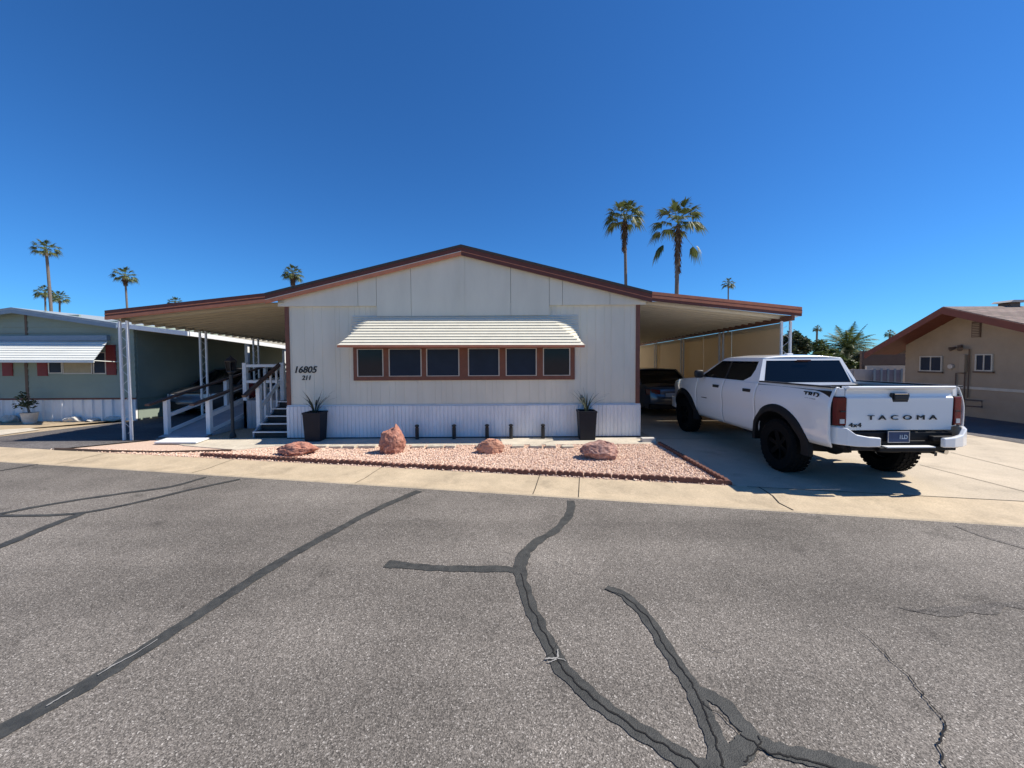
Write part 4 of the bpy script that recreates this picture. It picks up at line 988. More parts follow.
# ================================================================== SALOON UNDER RIGHT CARPORT, SUV UNDER NEIGHBOUR'S
def car(name, x, y, rot, paint, label, cat, L=4.7, W=1.78, H=1.42, suv=False):
    t = thing(name, (x, y, 0), label, cat, rz=rot)
    hw_ = W / 2; ar, af, wr = 1.0, L - .92, .33
    def bt(yy):
        z = .24
        for a in (ar, af):
            if abs(yy - a) < .38: z = max(z, .32 + math.sqrt(max(0, .38**2 - (yy-a)**2)))
        return z
    zb0 = .98 if not suv else 1.08
    def tp(yy):
        if yy < .9: return zb0 - .05 * ((.9 - yy) / .9) ** 2
        if yy > L - 1.4: return zb0 - .02 - .22 * ((yy - L + 1.4) / 1.4) ** 1.6
        return zb0
    def ww(yy, z):
        e = hw_ - .10 * max(0, (.5 - z) / .3) ** 2 - .06 * max(0, (z - .75) / .3) ** 2
        for en in (yy, L - yy):
            if en < .7: e -= .22 * ((.7 - en) / .7) ** 2.4
        return e
    b = mb()
    for s in (-1, 1):
        n = 70; vs = []; nv = 10
        for i in range(n + 1):
            yy = L * i / n
            for j in range(nv + 1):
                z = bt(yy) + (tp(yy) - bt(yy)) * j / nv; vs.append((s * ww(yy, z), yy, z))
        b.add(vs, [(i*(nv+1)+j, (i+1)*(nv+1)+j, (i+1)*(nv+1)+j+1, i*(nv+1)+j+1) for i in range(n) for j in range(nv)], True)
    def deck(u, v):
        a = 2*u - 1; yy = L * v; z = tp(yy); return Vector((a * ww(yy, z), yy, z + .03 * (1 - a * a)))
    b.grid(deck, 12, 60)
    for yy in (0, L):
        sg = -1 if yy == 0 else 1
        def face(u, v):
            a = 2*u - 1; z = .26 + (tp(yy) - .26) * v; return Vector((a * ww(yy, z), yy + sg * (.10 * math.sin(math.pi * min(1, v * 1.2)) * (1 - a**4)), z))
        b.grid(face, 12, 10)
    b.build('body', paint, t, local=True, ang=50)
    # greenhouse
    y0, y1, y2, y3 = (.55, 1.35, 2.75, 3.65) if not suv else (.12, .35, 2.7, 3.5)
    xt = hw_ - .24; xb2 = hw_ - .07; zt = H - .02; zb2 = zb0 - .01
    ring = lambda yy, x_, z_: [Vector((-x_, yy, z_)), Vector((x_, yy, z_))]
    A = ring(y0, xb2 - .04, zb2) + ring(y1, xt, zt) + ring(y2, xt, zt) + ring(y3, xb2 - .02, zb2)
    g_ = mb(); g_.add(A, [(0,1,3,2), (4,5,7,6), (0,2,4,6), (1,7,5,3)]); gl = g_.build('windows', M['tint'], t, local=True, bevel=.03)
    rr_ = mb()
    def roof_(u, v):
        a = 2*u-1; yy = y1 - .03 + (y2 - y1 + .06) * v; return Vector((a * (xt + .01), yy, zt + .004 + .05 * (1 - a*a) * (1 - (2*v-1)**4 * .7)))
    rr_.grid(roof_, 10, 10); rr_.build('roof', paint, t, local=True, solid=.02)
    p = mb()
    for s in (0, 1):
        for a, c in ((A[0+s], A[2+s]), (A[6+s], A[4+s])): p.bar(a, c, .055, .05)
        ym = (y1 + y2) / 2; sg = -1 if s == 0 else 1; p.bar((sg * xb2, ym, zb2), (sg * xt, ym, zt), .05, .04)
        p.bar(A[2+s], A[4+s], .05, .05)
    p.build('pillar', paint, t, local=True)
    for s in (-1, 1):
        x0 = s * (hw_ - .50); x1 = s * (hw_ - .115)
        mb().prism([(x0, -.075, .70), (x1, .04, .68), (x1 + s*.03, .05, .86), (x0, -.085, .84)], (0, .08, 0)).build('tail_light', M['redlens'], t, local=True, bevel=.01)
        mb().prism([(x0, L + .02, .60), (x1, L - .10, .60), (x1, L - .12, .74), (x0, L + .015, .72)], (0, .07, 0)).build('headlight', M['amber'], t, local=True, bevel=.01)
        mb().box((s*(hw_ - .0), y3 - .55, zb2 + .02), (s*(hw_ + .16), y3 - .43, zb2 + .14)).build('mirror', paint, t, local=True, bevel=.03)
        for yy in (ar, af): wheel(t, s * (hw_ - .12), yy, s, wr, .20, .21, M['chrome'], lugs=False)
    mb().box((-.24, -.115, .62), (.24, -.10, .74)).build('license_plate', M['platetxt'], t, local=True)
    mb().box((-hw_ + .2, -.06, .24), (hw_ - .2, .1, .40)).build('bumper_insert', M['flare'], t, local=True, bevel=.02)
    mb().box((-hw_ + .2, L - .08, .26), (hw_ - .2, L + .085, .50)).build('grille', M['flare'], t, local=True, bevel=.02)
    mb().box((-hw_ + .12, .25, .22), (hw_ - .12, L - .25, .55)).build('underbody', M['cavity'], t, local=True)
    mb().box((-hw_ + .1, .9, .5), (hw_ - .1, L - 1.0, .93)).build('cabin_floor', M['cavity'], t, local=True)
    return t
car('parked_sedan', 4.90, 11.75, 0, M['silver'], 'silver sedan parked nose in under right carport ahead of truck', 'car')
car('parked_sedan', -10.32, 17.0, math.pi, mat('dark grey car paint', (.10, .095, .10), .3, var=.05, coat=1), 'dark car parked in deep shade under neighbouring carport', 'car', H=1.48)
# ================================================================== LEFT NEIGHBOUR (green mobile home)
NY = 11.55
gh = thing('green_mobile_home', (-14.3, NY, 0), 'sage green mobile home with white awning and dark red shutters at far left', 'house')
npk = at(13, 307.5, NY - .25); ner = at(118, 323, NY - .25); nel = Vector((2 * npk.x - ner.x - .2, ner.y, ner.z - .05)); nel.x -= .4
NXR = -11.3; NXL = nel.x + .15
GZ = at(60, 399, NY).z
def nroof(x): return npk.z + (ner.z - npk.z) * (x - npk.x) / (ner.x - npk.x) if x > npk.x else npk.z + (nel.z - npk.z) * (x - npk.x) / (nel.x - npk.x)
# lap siding: rows of boards
def lap_wall(par, m, p0, p1, z0, z1, topf=None, pitch=.20, th=.022, name='wall'):
    d = Vector(p1) - Vector(p0); Lw = d.length; u = d.normalized(); nn = Vector((u.y, -u.x, 0)); b = mb(); z = z0
    def P(s, z_, o): q = Vector(p0) + u * s + nn * o; return (q.x, q.y, z_)
    while z < z1 - .005:
        h = min(pitch, z1 - z); s0, s1 = 0, Lw
        if topf:
            # clip board under the roof line by sampling
            ss = [Lw * k / 200 for k in range(201) if topf((Vector(p0) + u * (Lw * k / 200))) > z + h * .5]
            if not ss: break
            s0, s1 = min(ss), max(ss)
        b.add([P(s0, z, th), P(s1, z, th), P(s1, z + h, .0), P(s0, z + h, 0), P(s0, z, -.05), P(s1, z, -.05), P(s1, z + h, -.05), P(s0, z + h, -.05)],
              [(0, 1, 2, 3), (4, 7, 6, 5), (0, 4, 5, 1), (3, 2, 6, 7), (0, 3, 7, 4), (1, 5, 6, 2)])
        z += h
    return b.build(name, m, par)
lap_wall(gh, M['green'], (NXL, NY, 0), (NXR, NY, 0), GZ, 3.3, lambda p: nroof(p.x) - .03, .18)
lap_wall(gh, M['green'], (NXR, NY + .06, 0), (NXR, NY + 16, 0), GZ, ner.z - .02, None, .18)
mb().box((NXL, NY + .06, GZ), (NXL + .08, NY + 16, ner.z - .12)).build('side_wall', M['green'], gh)
mb().box((NXL + .1, NY + 15.9, GZ), (NXR - .1, NY + 16, ner.z - .1)).build('back_wall', M['green'], gh)
b = mb()
for E in (ner, nel):
    a = Vector((npk.x, NY - .3, npk.z)); e = Vector((E.x, NY - .3, E.z)); d = Vector((0, 0, -.06)); b.prism([a, e, e + d, a + d], (0, 16.6, 0))
b.build('roof', M['nroof'], gh)
for E in (ner, nel): fascia(npk, E, .062, .10, NY - .31, NY - .27, M['bluegrey'], 'fascia_board', gh)
corrug(NXL, NXR, NY - .04, 0, GZ - .02, .30, .05, gh, M['skirt'], 'skirting', .15)
mb().box((NXL, NY - .03, GZ - .02), (NXR, NY - .013, GZ + .03)).build('belt_rail', M['darkred'], gh)
mb().box((NXR - .05, NY + .02, 0), (NXR - .0, NY + 16, GZ)).build('side_skirting', M['green'], gh)
def npx(x, y): return at(x, y, NY - .02)
def nbox(x0, x1, y0, y1, d0, d1, nm, m, par=None, **k):
    a = npx(x0, y1); c = npx(x1, y0); return mb().box((a.x, NY - d0, a.z), (c.x, NY - d1, c.z)).build(nm, m, par or gh, **k)
nbox(-40, 110, 335.5, 341.5, .12, .013, 'awning_box', M['bluegrey'])
# white sloping awning
YN = NY - .75; q0 = at(-60, 341.2, NY - .12); q1 = at(108, 341.6, NY - .12); q2 = at(94, 360.5, YN); q3 = at(-60, 360.2, YN)
b = mb(); n = 8
for i in range(n):
    t0, t1 = i / n, (i + 1) / n; l0, l1 = q0.lerp(q3, t0), q0.lerp(q3, t1); r0, r1 = q1.lerp(q2, t0), q1.lerp(q2, t1); up_ = Vector((0, -.01, .014))
    b.add([l0, r0, r1 + up_, l1 + up_, l1, r1], [(0, 1, 2, 3), (3, 2, 5, 4)])
na = b.build('awning', M['awnw'], gh)
mb().bar(q2 + Vector((0, .0, -.03)), q3 + Vector((0, 0, -.03)), .02, .06).build('awning_rail', M['awnw'], na)
mb().bar(q2, (q2.x, NY - .02, q2.z - .05), .02).build('awning_arm', M['awnw'], na)
for x0, x1, y0, y1 in ((3, 12, 352, 376), (38, 47, 352, 376), (107, 115.5, 345, 375)):
    sh_ = nbox(x0, x1, y0, y1, .035, .014, 'shutter', M['red'])
    a = npx(x0, y1); c = npx(x1, y0); bb = mb(); z = a.z + .05
    while z < c.z - .05: bb.box((a.x + .03, NY - .042, z), (c.x - .03, NY - .0355, z + .03)); z += .06
    bb.build('louvre', M['red'], sh_)
for x0, x1, y0, y1, kind in ((49, 62, 352, 373.5, 0), (63.5, 92, 352, 374, 1), (94, 106, 352, 374, 0)):
    a = npx(x0, y1); c = npx(x1, y0); f = mb(); t = .03
    f.box((a.x, NY - .04, a.z), (a.x + t, NY - .013, c.z)); f.box((c.x - t, NY - .04, a.z), (c.x, NY - .013, c.z)); f.box((a.x + t, NY - .04, a.z), (c.x - t, NY - .013, a.z + t)); f.box((a.x + t, NY - .04, c.z - t), (c.x - t, NY - .013, c.z))
    wo_ = f.build('window', M['alum'], gh)
    mb().box((a.x + t, NY - .028, a.z + t), (c.x - t, NY - .02, c.z - t)).build('pane', M['blind'] if kind else M['screen'], wo_)
nbox(25.2, 26.4, 312, 335, .025, .014, 'downspout', M['pipe']); nbox(26, 27.2, 361, 398, .025, .014, 'downspout', M['pipe'])
# neighbour's carport
nc = thing('carport', (-10.2, NY, 0), 'white edged neighbouring carport sloping down beside the green mobile home', 'carport')
c0 = ner; c1 = at(189, 331.5, NY - .25); c2 = atX(287, 346, c1.x)
def zn(x, y):
    t = (x - c0.x) / (c1.x - c0.x); s = (y - c0.y) / (c2.y - c0.y); s = min(s, 1); return (c0.z - .1) * (1 - t) + (c1.z - .09 + (c2.z - c1.z) * s) * t
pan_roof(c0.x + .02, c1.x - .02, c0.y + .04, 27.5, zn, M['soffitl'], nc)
fascia(c0, c1, .0, .13, NY - .30, NY - .26, M['whitepaint'], 'fascia_board', nc)
mb().prism([(c1.x, c1.y, c1.z - .13), (c1.x, c2.y, c2.z - .13), (c1.x, c2.y, c2.z), (c1.x, c1.y, c1.z)], (.03, 0, 0)).build('fascia_board', M['whitepaint'], nc)
for y in (13.85, 16.1): mb().box((c1.x - .16, y, 0), (c1.x - .05, y + .1, zn(c1.x - .1, y) - .0)).build('post', M['whitepaint'], nc)
# neighbour's front yard
sheet('neighbour_yard', [gr(-120, 431), gr(0, 431), gr(75, 424.5), gr(163, 416.8), (NXR, NY - .1), (-24, NY - .1)], .006, M['desert'])
sheet('neighbour_path', [gr(-80, 436.8), gr(0, 435.6), gr(40, 430), gr(30, 428.4), gr(0, 430.2), gr(-80, 431.5)], .010, M['walk'])
for px, py, w_, h_, s_, lb in ((10, 423, .42, .24, 3, 'white landscape rock at left below green home skirting'), (72, 422.5, .55, .16, 6, 'flat white rock by green home skirting near awning edge'), (114, 421.5, .6, .16, 8, 'long flat pale rock beside left carport post'), (94, 422, .3, .10, 12, 'tiny pale rock between two flat white rocks')):
    c = gr(px, py); rock(px, py, w_, h_, .3, M['white_rock'], lb, s_)
# bush in pale pot, bench
c = gr(30, 423.5)
def leafy(name, cx, cy, cz, r, rzz, n, size, m, parent, seed, squash=1.0, flat=None):
    rr = random.Random(seed); b = mb(); cl = [(Vector((rr.gauss(0, .42), rr.gauss(0, .42), rr.gauss(0, .4))), rr.uniform(.25, .5)) for _ in range(14)]
    for _ in range(n):
        q, cr_ = cl[rr.randrange(14)]; d = Vector((rr.gauss(0, 1), rr.gauss(0, 1), rr.gauss(0, 1))).normalized() * cr_ * rr.uniform(.5, 1.05)
        p = Vector((cx + (q.x + d.x) * r, cy + (q.y + d.y) * r, cz + (q.z + d.z) * rzz))
        if p.z < .02: p.z = abs(p.z) + .05
        a = Vector((rr.gauss(0, 1), rr.gauss(0, 1), rr.gauss(0, .6))).normalized(); c_ = a.cross(Vector((rr.gauss(0, 1), rr.gauss(0, 1), rr.gauss(0, 1)))).normalized(); s = size * rr.uniform(.6, 1.3)
        b.add([p - a * s, p + c_ * s * .45, p + a * s, p - c_ * s * .45], [(0, 1, 2, 3)])
    return b.build(name, m, parent)
t = thing('potted_shrub', (c.x, c.y, 0), 'sparse dark shrub in white pot before green mobile home', 'potted plant')
mb().lathe([(0, 0), (.13, 0), (.18, .3), (.19, .32), (.15, .32), (.14, .28), (0, .28)], (c.x, c.y, 0), n=18).build('pot', M['white_rock'], t)
mb().tube([(c.x, c.y, .28), (c.x - .05, c.y, .5), (c.x + .02, c.y, .8)], [.03, .02, .01], 6).build('stem', M['trunk'], t)
leafy('foliage', c.x - .05, c.y, .64, .26, .24, 260, .045, M['darkleaf'], t, 4)
c = gr(4, 417.5)
t = thing('garden_bench', (c.x - .3, NY - .55, 0), 'low red brown wooden bench at far left before green mobile home', 'bench')
mb().box((c.x - 1.2, NY - .75, .40), (c.x + .72, NY - .35, .46)).build('seat', M['darkred'], t, bevel=.01)
mb().box((c.x - 1.2, NY - .36, .50), (c.x + .72, NY - .32, .64)).build('backrest', M['darkred'], t, bevel=.01)
for x in (c.x - 1.1, c.x + .58):
    for y in (NY - .72, NY - .42): mb().box((x, y, 0), (x + .06, y + .06, .399)).build('leg', M['darkred'], t)
# red jacket on ramp rail
# ================================================================== RIGHT NEIGHBOUR (tan house)
HX = 13.75; OV = .85
th_ = thing('tan_house', (HX, 11.0, 0), 'tan block house with red brown gable eaves and small windows at right edge', 'house')
ap = atX(943, 306.5, HX - OV); lt = atX(865, 352.5, HX - OV); rt = atX(1024, 323.5, HX - OV)
sR = (ap.z - rt.z) / (ap.y - rt.y); rE = Vector((HX - OV, ap.y - 3.3, ap.z - 3.3 * sR)); sL = (ap.z - lt.z) / (lt.y - ap.y)
YF_ = atX(905, 380, HX).y; YN_ = ap.y - 2.9
def troof(y): return ap.z - (ap.y - y) * sR if y < ap.y else ap.z - (y - ap.y) * sL
lap_wall(th_, M['tan'], (HX, YF_, 0), (HX, YN_, 0), 0, 3.4, lambda p: troof(p.y) - .16, .20, .014)
mb().box((HX + .06, YN_ , 0), (HX + 12, YN_ + .1, troof(YN_) - .16)).build('side_wall', M['tan'], th_)
mb().box((HX + .06, YF_ - .1, 0), (HX + 12, YF_, troof(YF_) - .1)).build('side_wall', M['tan'], th_)
b = mb()
for E in (lt, rE):
    a = Vector((HX - OV, ap.y, ap.z)); e = Vector((HX - OV, E.y, E.z)); d = Vector((0, 0, -.05)); b.prism([a, e, e + d, a + d], (14, 0, 0))
b.build('roof', M['shingle2'], th_)
for E in (lt, rE):
    a = Vector((HX - OV - .03, ap.y, ap.z - .02)); e = Vector((HX - OV - .03, E.y, E.z - .02)); d = Vector((0, 0, -.20)); mb().prism([a, e, e + d, a + d], (.045, 0, 0)).build('fascia_board', M['redwood'], th_)
    a = Vector((HX - OV + .02, ap.y, ap.z - .052)); e = Vector((HX - OV + .02, E.y, E.z - .052)); d = Vector((0, 0, -.03)); mb().prism([a, e, e + d, a + d], (OV + .3, 0, 0)).build('soffit', M['redwood'], th_)
mb().prism([(HX + .012, YF_, 0), (HX + .012, YN_, 0), (HX + .012, YN_, troof(YN_) - .07), (HX + .012, ap.y, ap.z - .08), (HX + .012, YF_, troof(YF_) - .07)], (.04, 0, 0)).build('gable_wall', M['tan'], th_)
mb().box((14.9, 16.4, 0), (22, 16.5, 2.05)).build('porch_shade_wall', M['pipe'], th_)  # dark brown sheet added in place of the shade inside the porch
def tq(x, y, off=0): return atX(x, y, HX - off)
def tbox(x0, x1, y0, y1, d0, d1, nm, m, par=None, **k):
    a = tq(x0, y1); c = tq(x1, y0); return mb().box((HX - d0, a.y, a.z), (HX - d1, c.y, c.z)).build(nm, m, par or th_, **k)
for x0, x1, y0, y1 in ((920.5, 943.5, 354.5, 371), (976, 994.5, 351, 371)):
    a = tq(x0, y1); c = tq(x1, y0); zlo, zhi = a.z, a.z + .50; f = mb(); t_ = .035; ya, yb = max(a.y, c.y), min(a.y, c.y)
    f.box((HX - .05, ya, zlo), (HX - .008, ya - t_, zhi)); f.box((HX - .05, yb + t_, zlo), (HX - .008, yb, zhi)); f.box((HX - .05, ya - t_, zlo), (HX - .008, yb + t_, zlo + t_)); f.box((HX - .05, ya - t_, zhi - t_), (HX - .008, yb + t_, zhi))
    f.box((HX - .045, (ya + yb) / 2 + .015, zlo + t_), (HX - .008, (ya + yb) / 2 - .015, zhi - t_))
    wo_ = f.build('window', M['tanwhite'], th_)
    mb().box((HX - .03, ya - t_, zlo + t_), (HX - .02, yb + t_, zhi - t_)).build('pane', M['screen'], wo_)
    mb().box((HX - .07, ya + .03, zlo - .05), (HX - .008, yb - .03, zlo - .002)).build('sill', M['pipe'], wo_)
v = tbox(972.5, 982, 321, 337.5, .04, .008, 'gable_vent', M['pipe'])
a = tq(972.5, 337.5); c = tq(982, 321); bb = mb(); z = a.z + .03
while z < a.z + .42: bb.box((HX - .055, a.y - .03, z), (HX - .0405, c.y + .03, z + .02)); z += .05
bb.build('louvre', M['tan'], v)
p = tq(969, 389); mb().box((HX - .03, tq(958, 388).y, p.z), (HX - .008, YN_, p.z + .075)).build('band_trim', M['tanwhite'], th_)
p = tq(961, 349); b = mb(); b.box((HX - .06, p.y - .05, p.z + .02), (HX - .008, p.y + .05, p.z + .12)); fl = b.build('floodlight', M['pipe'], th_)
for sgn in (-1, 1): mb().tube([(HX - .08, p.y + sgn * .06, p.z + .05), (HX - .20, p.y + sgn * .14, p.z - .01)], [.03, .065], 12).build('lamp_head', M['pipe'], fl)
p = tq(952, 366.5); mb().lathe([(0, 0), (.07, 0), (.085, .05), (.0, .06)], (HX - .07, p.y, p.z), 'x', 18).build('meter', M['alum'], th_)
tbox(963, 968.5, 355, 372, .12, .008, 'meter_box', M['tan'], bevel=.006)
for x, y0, y1 in ((966.5, 372, 408), (971, 349, 398)):
    p0, p1 = tq(x, y0), tq(x, y1); mb().tube([(HX - .05, p0.y, p0.z), (HX - .05, p0.y, p1.z)], .015, 8).build('conduit', M['pipe'], th_)
p0, p1 = tq(957.5, 373), tq(957.5, 398); mb().tube([(HX - .05, tq(966, 372).y, p0.z), (HX - .05, p0.y, p0.z), (HX - .05, p0.y, p1.z)], .015, 8).build('conduit', M['pipe'], th_)
P = [tq(963, 402, .15), tq(963, 399.5, .15), tq(982, 401, .15), tq(982, 407, .15), tq(966, 406, .15)]
mb().tube([(HX - .15, q.y, q.z) for q in P], .018, 8).build('gas_pipe', M['pipe'], th_)
p = atX(1006, 301, HX + 1.3)
hq = Vector((HX + 1.25, ap.y + .1, ap.z)); b = mb(); b.box((hq.x - .16, hq.y - .15, hq.z - .05), (hq.x + .16, hq.y + .15, hq.z + .10)); rv = b.build('roof_vent', M['pipe'], th_, bevel=.02)
b = mb(); b.prism([(hq.x - .26, hq.y - .24, hq.z + .105), (hq.x + .26, hq.y - .24, hq.z + .105), (hq.x + .16, hq.y - .24, hq.z + .17), (hq.x - .16, hq.y - .24, hq.z + .17)], (0, .48, 0)); b.build('vent_cap', M['tanwhite'], rv)
# garden wall and slate gate beyond the truck
wl = thing('garden_wall', (12.5, 15.5, 0), 'pale grey garden wall panels between truck and tan house', 'wall')
for i in range(8):
    x = 8.2 + i * .86
    if 12.9 < x + .4 < 15.3 and False: continue
    mb().box((x, 16.0, 0), (x + .84, 16.08, 1.28)).build('panel', M['greyfence'], wl); mb().box((x + .842, 15.97, 0), (x + .858, 16.11, 1.30)).build('post', M['alum'], wl)
gt = thing('garden_gate', (14.4, 15.7, 0), 'slate blue slatted gate standing before pale garden wall', 'gate')
xg0, xg1 = at(874, 380, 15.7).x, at(901, 380, 15.7).x
mb().box((xg0, 15.70, .05), (xg1, 15.74, 1.27)).build('panel', M['bluefence'], gt)
for k in range(5): 
    x = xg0 + (xg1 - xg0) * k / 4; mb().box((x - .03, 15.66, .0), (x + .03, 15.698, 1.32)).build('stile', M['bluegrey'], gt)
pw = at(893, 372, 17.5)
t = mb().box((14.95, 16.2, 0), (19, 16.3, 1.42)).build('patio_wall', M['tanwhite'], None); tag(t, 'off white patio wall in shade under tan house porch', 'wall')
# ================================================================== PALMS
def frond_fan(b, base, d, length, fan, rr, droop):
    # petiole then a folded fan of leaflets
    up_ = Vector((0, 0, 1)); side = d.cross(up_).normalized() if abs(d.z) < .97 else Vector((1, 0, 0))
    tip = base + d * length * .62 - Vector((0, 0, droop * length * .10))
    w_ = .03; b.add([base - side * w_, base + side * w_, tip + side * w_ * .6, tip - side * w_ * .6], [(0, 1, 2, 3)])
    dd = (d - Vector((0, 0, droop * .35))).normalized(); n = 17
    for k in range(n):
        a = (k / (n - 1) - .5) * 2.5; v = (dd * math.cos(a) + side * math.sin(a)).normalized(); l = fan * (1 - .25 * abs(a) / 1.2) * rr.uniform(.85, 1.1)
        mid = tip + v * l * .55; end = tip + v * l + Vector((0, 0, -l * (.25 + .45 * droop) * rr.uniform(.6, 1.2)))
        p = v.cross(up_).normalized() * fan * .055 if v.cross(up_).length > .05 else side * fan * .055
        b.add([tip, mid + p, end, mid - p], [(0, 1, 2, 3)])
def make_palm(h, crown, seed, label, group, x, y, nf=32, skirt=.0, rt=.17, sk_m=None, upper=1.0, low=.35, stray=0):
    rr = random.Random(seed); t = thing('palm_tree', (x, y, 0), label, 'palm tree', group)
    lean = Vector((rr.uniform(-.2, .2), rr.uniform(-.2, .2), 0)); n = 14
    pts = [Vector((0, 0, 0)) + lean * (k / n) ** 2 * h * .08 + Vector((0, 0, h * k / n)) for k in range(n + 1)]
    rad = [rt * (1.35 if k == 0 else 1.0 - .25 * k / n) for k in range(n + 1)]
    mb().tube(pts, rad, 10).build('trunk', M['trunk'], t, local=True)
    topp = pts[-1]; b = mb(); r = crown / 2
    for k in range(nf):
        az = k * 2.39996 + rr.uniform(-.2, .2); el = math.asin(max(-.9, min(.99, -low + (1 + low) * (k / nf)))) ; droop = max(0, .9 - el * .7) * rr.uniform(.6, 1.2)
        d = Vector((math.cos(az) * math.cos(el), math.sin(az) * math.cos(el), math.sin(el)))
        frond_fan(b, topp + Vector((0, 0, rr.uniform(-.25, .1) * r * .4)), d, r * rr.uniform(.75, 1.05), r * .52, rr, droop)
    for k in range(stray):
        az = (0.15 if k % 2 else 3.0) + rr.uniform(-.2, .2); d = Vector((math.cos(az) * .75, math.sin(az) * .3, -.62)).normalized()
        frond_fan(b, topp - Vector((0, 0, r * .15)), d, r * 1.25, r * .55, rr, 1.0)
    b.build('crown', M['palm'], t, local=True)
    if skirt:
        b = mb()
        for k in range(260):
            az = rr.uniform(0, 6.28); z = rr.uniform(0, skirt); d = Vector((math.cos(az), math.sin(az), 0)); s_ = Vector((-d.y, d.x, 0)) * .05
            p = topp + Vector((0, 0, -z)) + d * rt * .8; e = p + d * rr.uniform(.08, .34) * (1.1 - z / skirt * .7) + Vector((0, 0, -rr.uniform(.3, .6)))
            b.add([p - s_, p + s_, e + s_ * .5, e - s_ * .5], [(0, 1, 2, 3)])
        b.build('dead_frond_skirt', M['thatch'], t, local=True)
    return t
def palm_at(px, py, cw, Y, seed, label, group=None, **k):
    c = at(px, py, Y); crown = cw / FPX * Y
    return make_palm(c.z - crown * .08, crown, seed, label, group, c.x, Y, **k)
palm_at(627, 214, 44, 32, 1, 'left palm of the tall pair behind the right half of roof', skirt=2.4, rt=.15, low=.12, nf=30)
palm_at(677, 219, 54, 30, 2, 'right palm of the tall pair with drooping stray fronds', skirt=3.6, rt=.18, low=.05, stray=3, nf=26)
palm_at(729, 283, 14, 80, 3, 'small distant palm just above the right carport fascia', nf=26, rt=.16)
palm_at(49, 248, 23, 50, 4, 'tallest palm at far left above green mobile home', nf=28, rt=.19, low=.2)
palm_at(44, 291, 17, 78, 5, 'short palm crown partly behind tallest far left palm', nf=34, rt=.18)
palm_at(58, 296, 16, 74, 6, 'short palm just right of tallest far left palm', nf=34, rt=.18)
palm_at(126.5, 274, 22, 55, 7, 'slender palm rising behind left tip of left carport', nf=28, rt=.15, skirt=1.0)
palm_at(175, 301, 14, 70, 8, 'palm crown peeking over middle of left carport roof', nf=34, rt=.18)
palm_at(293, 272, 21, 60, 9, 'palm crown behind left slope of mobile home roof', nf=38, rt=.3, skirt=1.5)
palm_at(817, 328, 9, 110, 10, 'tiny far palm between carport and date palm', nf=30, rt=.3)
palm_at(890, 333, 10, 100, 11, 'tiny far palm just over tan house eave', nf=30, rt=.3)
# feather-leaved date palm
def date_palm(px, py, cw, Y, seed):
    rr = random.Random(seed); c = at(px, py, Y); r = cw / FPX * Y / 2
    t = thing('date_palm', (c.x, Y, 0), 'broad feathery date palm behind truck left of tan house', 'palm tree')
    mb().tube([(0, 0, 0), (.05, 0, c.z)], [.38, .33], 12).build('trunk', M['trunk'], t, local=True)
    b = mb()
    for k in range(64):
        az = k * 2.39996; el = -.35 + 1.65 * (k / 64); ln_ = r * rr.uniform(.9, 1.15); d = Vector((math.cos(az) * math.cos(el), math.sin(az) * math.cos(el), math.sin(el))); pp = []
        for q in range(11):
            s = q / 10; pp.append(Vector((.05, 0, c.z)) + d * ln_ * s + Vector((0, 0, -ln_ * .80 * s * s * math.cos(el))))
        side = Vector((-math.sin(az), math.cos(az), 0))
        for q in range(10):
            w_ = .03 * (1 - q / 11); b.add([pp[q] - side * w_, pp[q] + side * w_, pp[q+1] + side * w_, pp[q+1] - side * w_], [(0, 1, 2, 3)])
            for sg in (-1, 1):
                for h in (0, .33, .66):
                    p = pp[q].lerp(pp[q+1], h); dr = (pp[q+1] - pp[q]).normalized(); l = r * .24 * math.sin(math.pi * min(.95, (q + h) / 10 * .9 + .12))
                    e = p + side * sg * l * .8 + dr * l * .5 - Vector((0, 0, l * rr.uniform(.15, .5))); b.add([p, p + dr * .06, e], [(0, 1, 2)])
    b.build('crown', M['palm'], t, local=True)
date_palm(847, 350, 70, 30, 5)
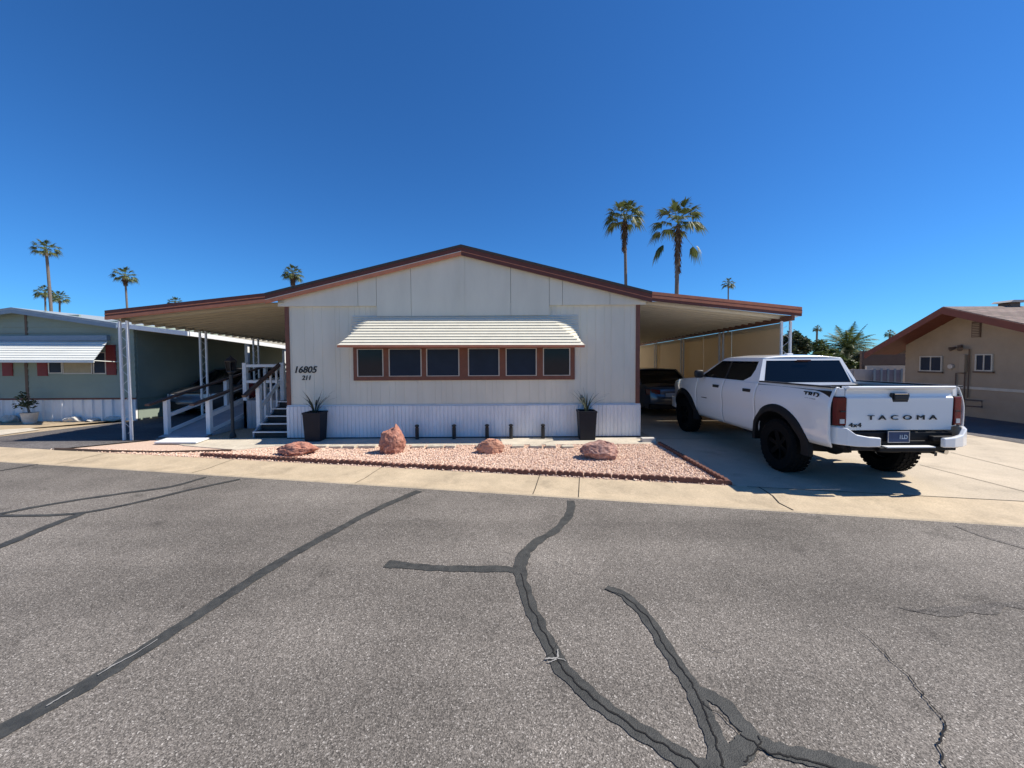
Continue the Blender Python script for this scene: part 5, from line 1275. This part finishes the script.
def tree(px, py, wpx, hpx, Y, m, label, seed, n=5000, size=.16, name='tree'):
    c = at(px, py, Y); r = wpx / FPX * Y / 2; h = hpx / FPX * Y / 2
    t = thing(name, (c.x, Y, 0), label, 'tree'); rr = random.Random(seed)
    b = mb(); b.tube([(c.x, Y, 0), (c.x + .1, Y, c.z * .5), (c.x, Y, c.z)], [.16, .12, .05], 8)
    for k in range(6):
        a = k * 1.05; b.tube([(c.x, Y, c.z * .5), (c.x + math.cos(a) * r * .5, Y + math.sin(a) * r * .5, c.z * rr.uniform(.8, 1.1))], [.06, .02], 6)
    b.build('trunk', M['trunk'], t); leafy('crown', c.x, Y, c.z, r * 1.0, h, n, size, m, t, seed)
tree(797, 345, 30, 34, 24, M['darkleaf'], 'dense dark tree beside right end of right carport', 3, 6000, .11)
tree(822, 360, 34, 26, 26, M['bush'], 'low mid green tree left of date palm', 5, 5000, .12)
tree(849, 372, 34, 40, 21, M['bush'], 'bright green shrub tree in front of date palm', 6, 7000, .10)
tree(868, 362, 24, 26, 27, M['darkleaf'], 'small dark tree touching tan house eave', 9, 4000, .12)
tree(812, 375, 50, 30, 30, M['darkleaf'], 'wide dark tree directly behind truck cab', 12, 6000, .14)
# dark hedge behind the carports
b = mb(); rr = random.Random(2)
def hedge(name, x0, x1, y, h, n, label, seed):
    rr = random.Random(seed); b = mb()
    for _ in range(n):
        x = rr.uniform(x0, x1); hh = h * (1 + .18 * noise.noise(Vector((x * .7, seed, 0)))); z = hh * rr.random() ** .8; yy = y + rr.uniform(-.7, .7)
        a = Vector((rr.gauss(0, 1), rr.gauss(0, 1), rr.gauss(0, 1))).normalized(); c_ = a.cross(Vector((rr.gauss(0, 1), rr.gauss(0, 1), rr.gauss(0, 1)))).normalized(); s = rr.uniform(.08, .2)
        p = Vector((x, yy, z)); b.add([p - a * s, p + c_ * s * .6, p + a * s, p - c_ * s * .6], [(0, 1, 2, 3)])
    tag(b.build(name, M['darkleaf']), label, 'hedge')
hedge('hedge', -14, -4, 29.5, 3.0, 12000, 'tall dark hedge behind left carport and porch', 3)
bl = thing('rear_building', (4.5, 27, 0), 'tan building glimpsed through the open back of right carport', 'building')
mb().box((3.2, 26, 0), (9.0, 30, 2.5)).build('wall', M['tan'], bl); mb().box((3.0, 25.8, 2.501), (9.2, 30.2, 2.65)).build('roof', M['tanwhite'], bl)
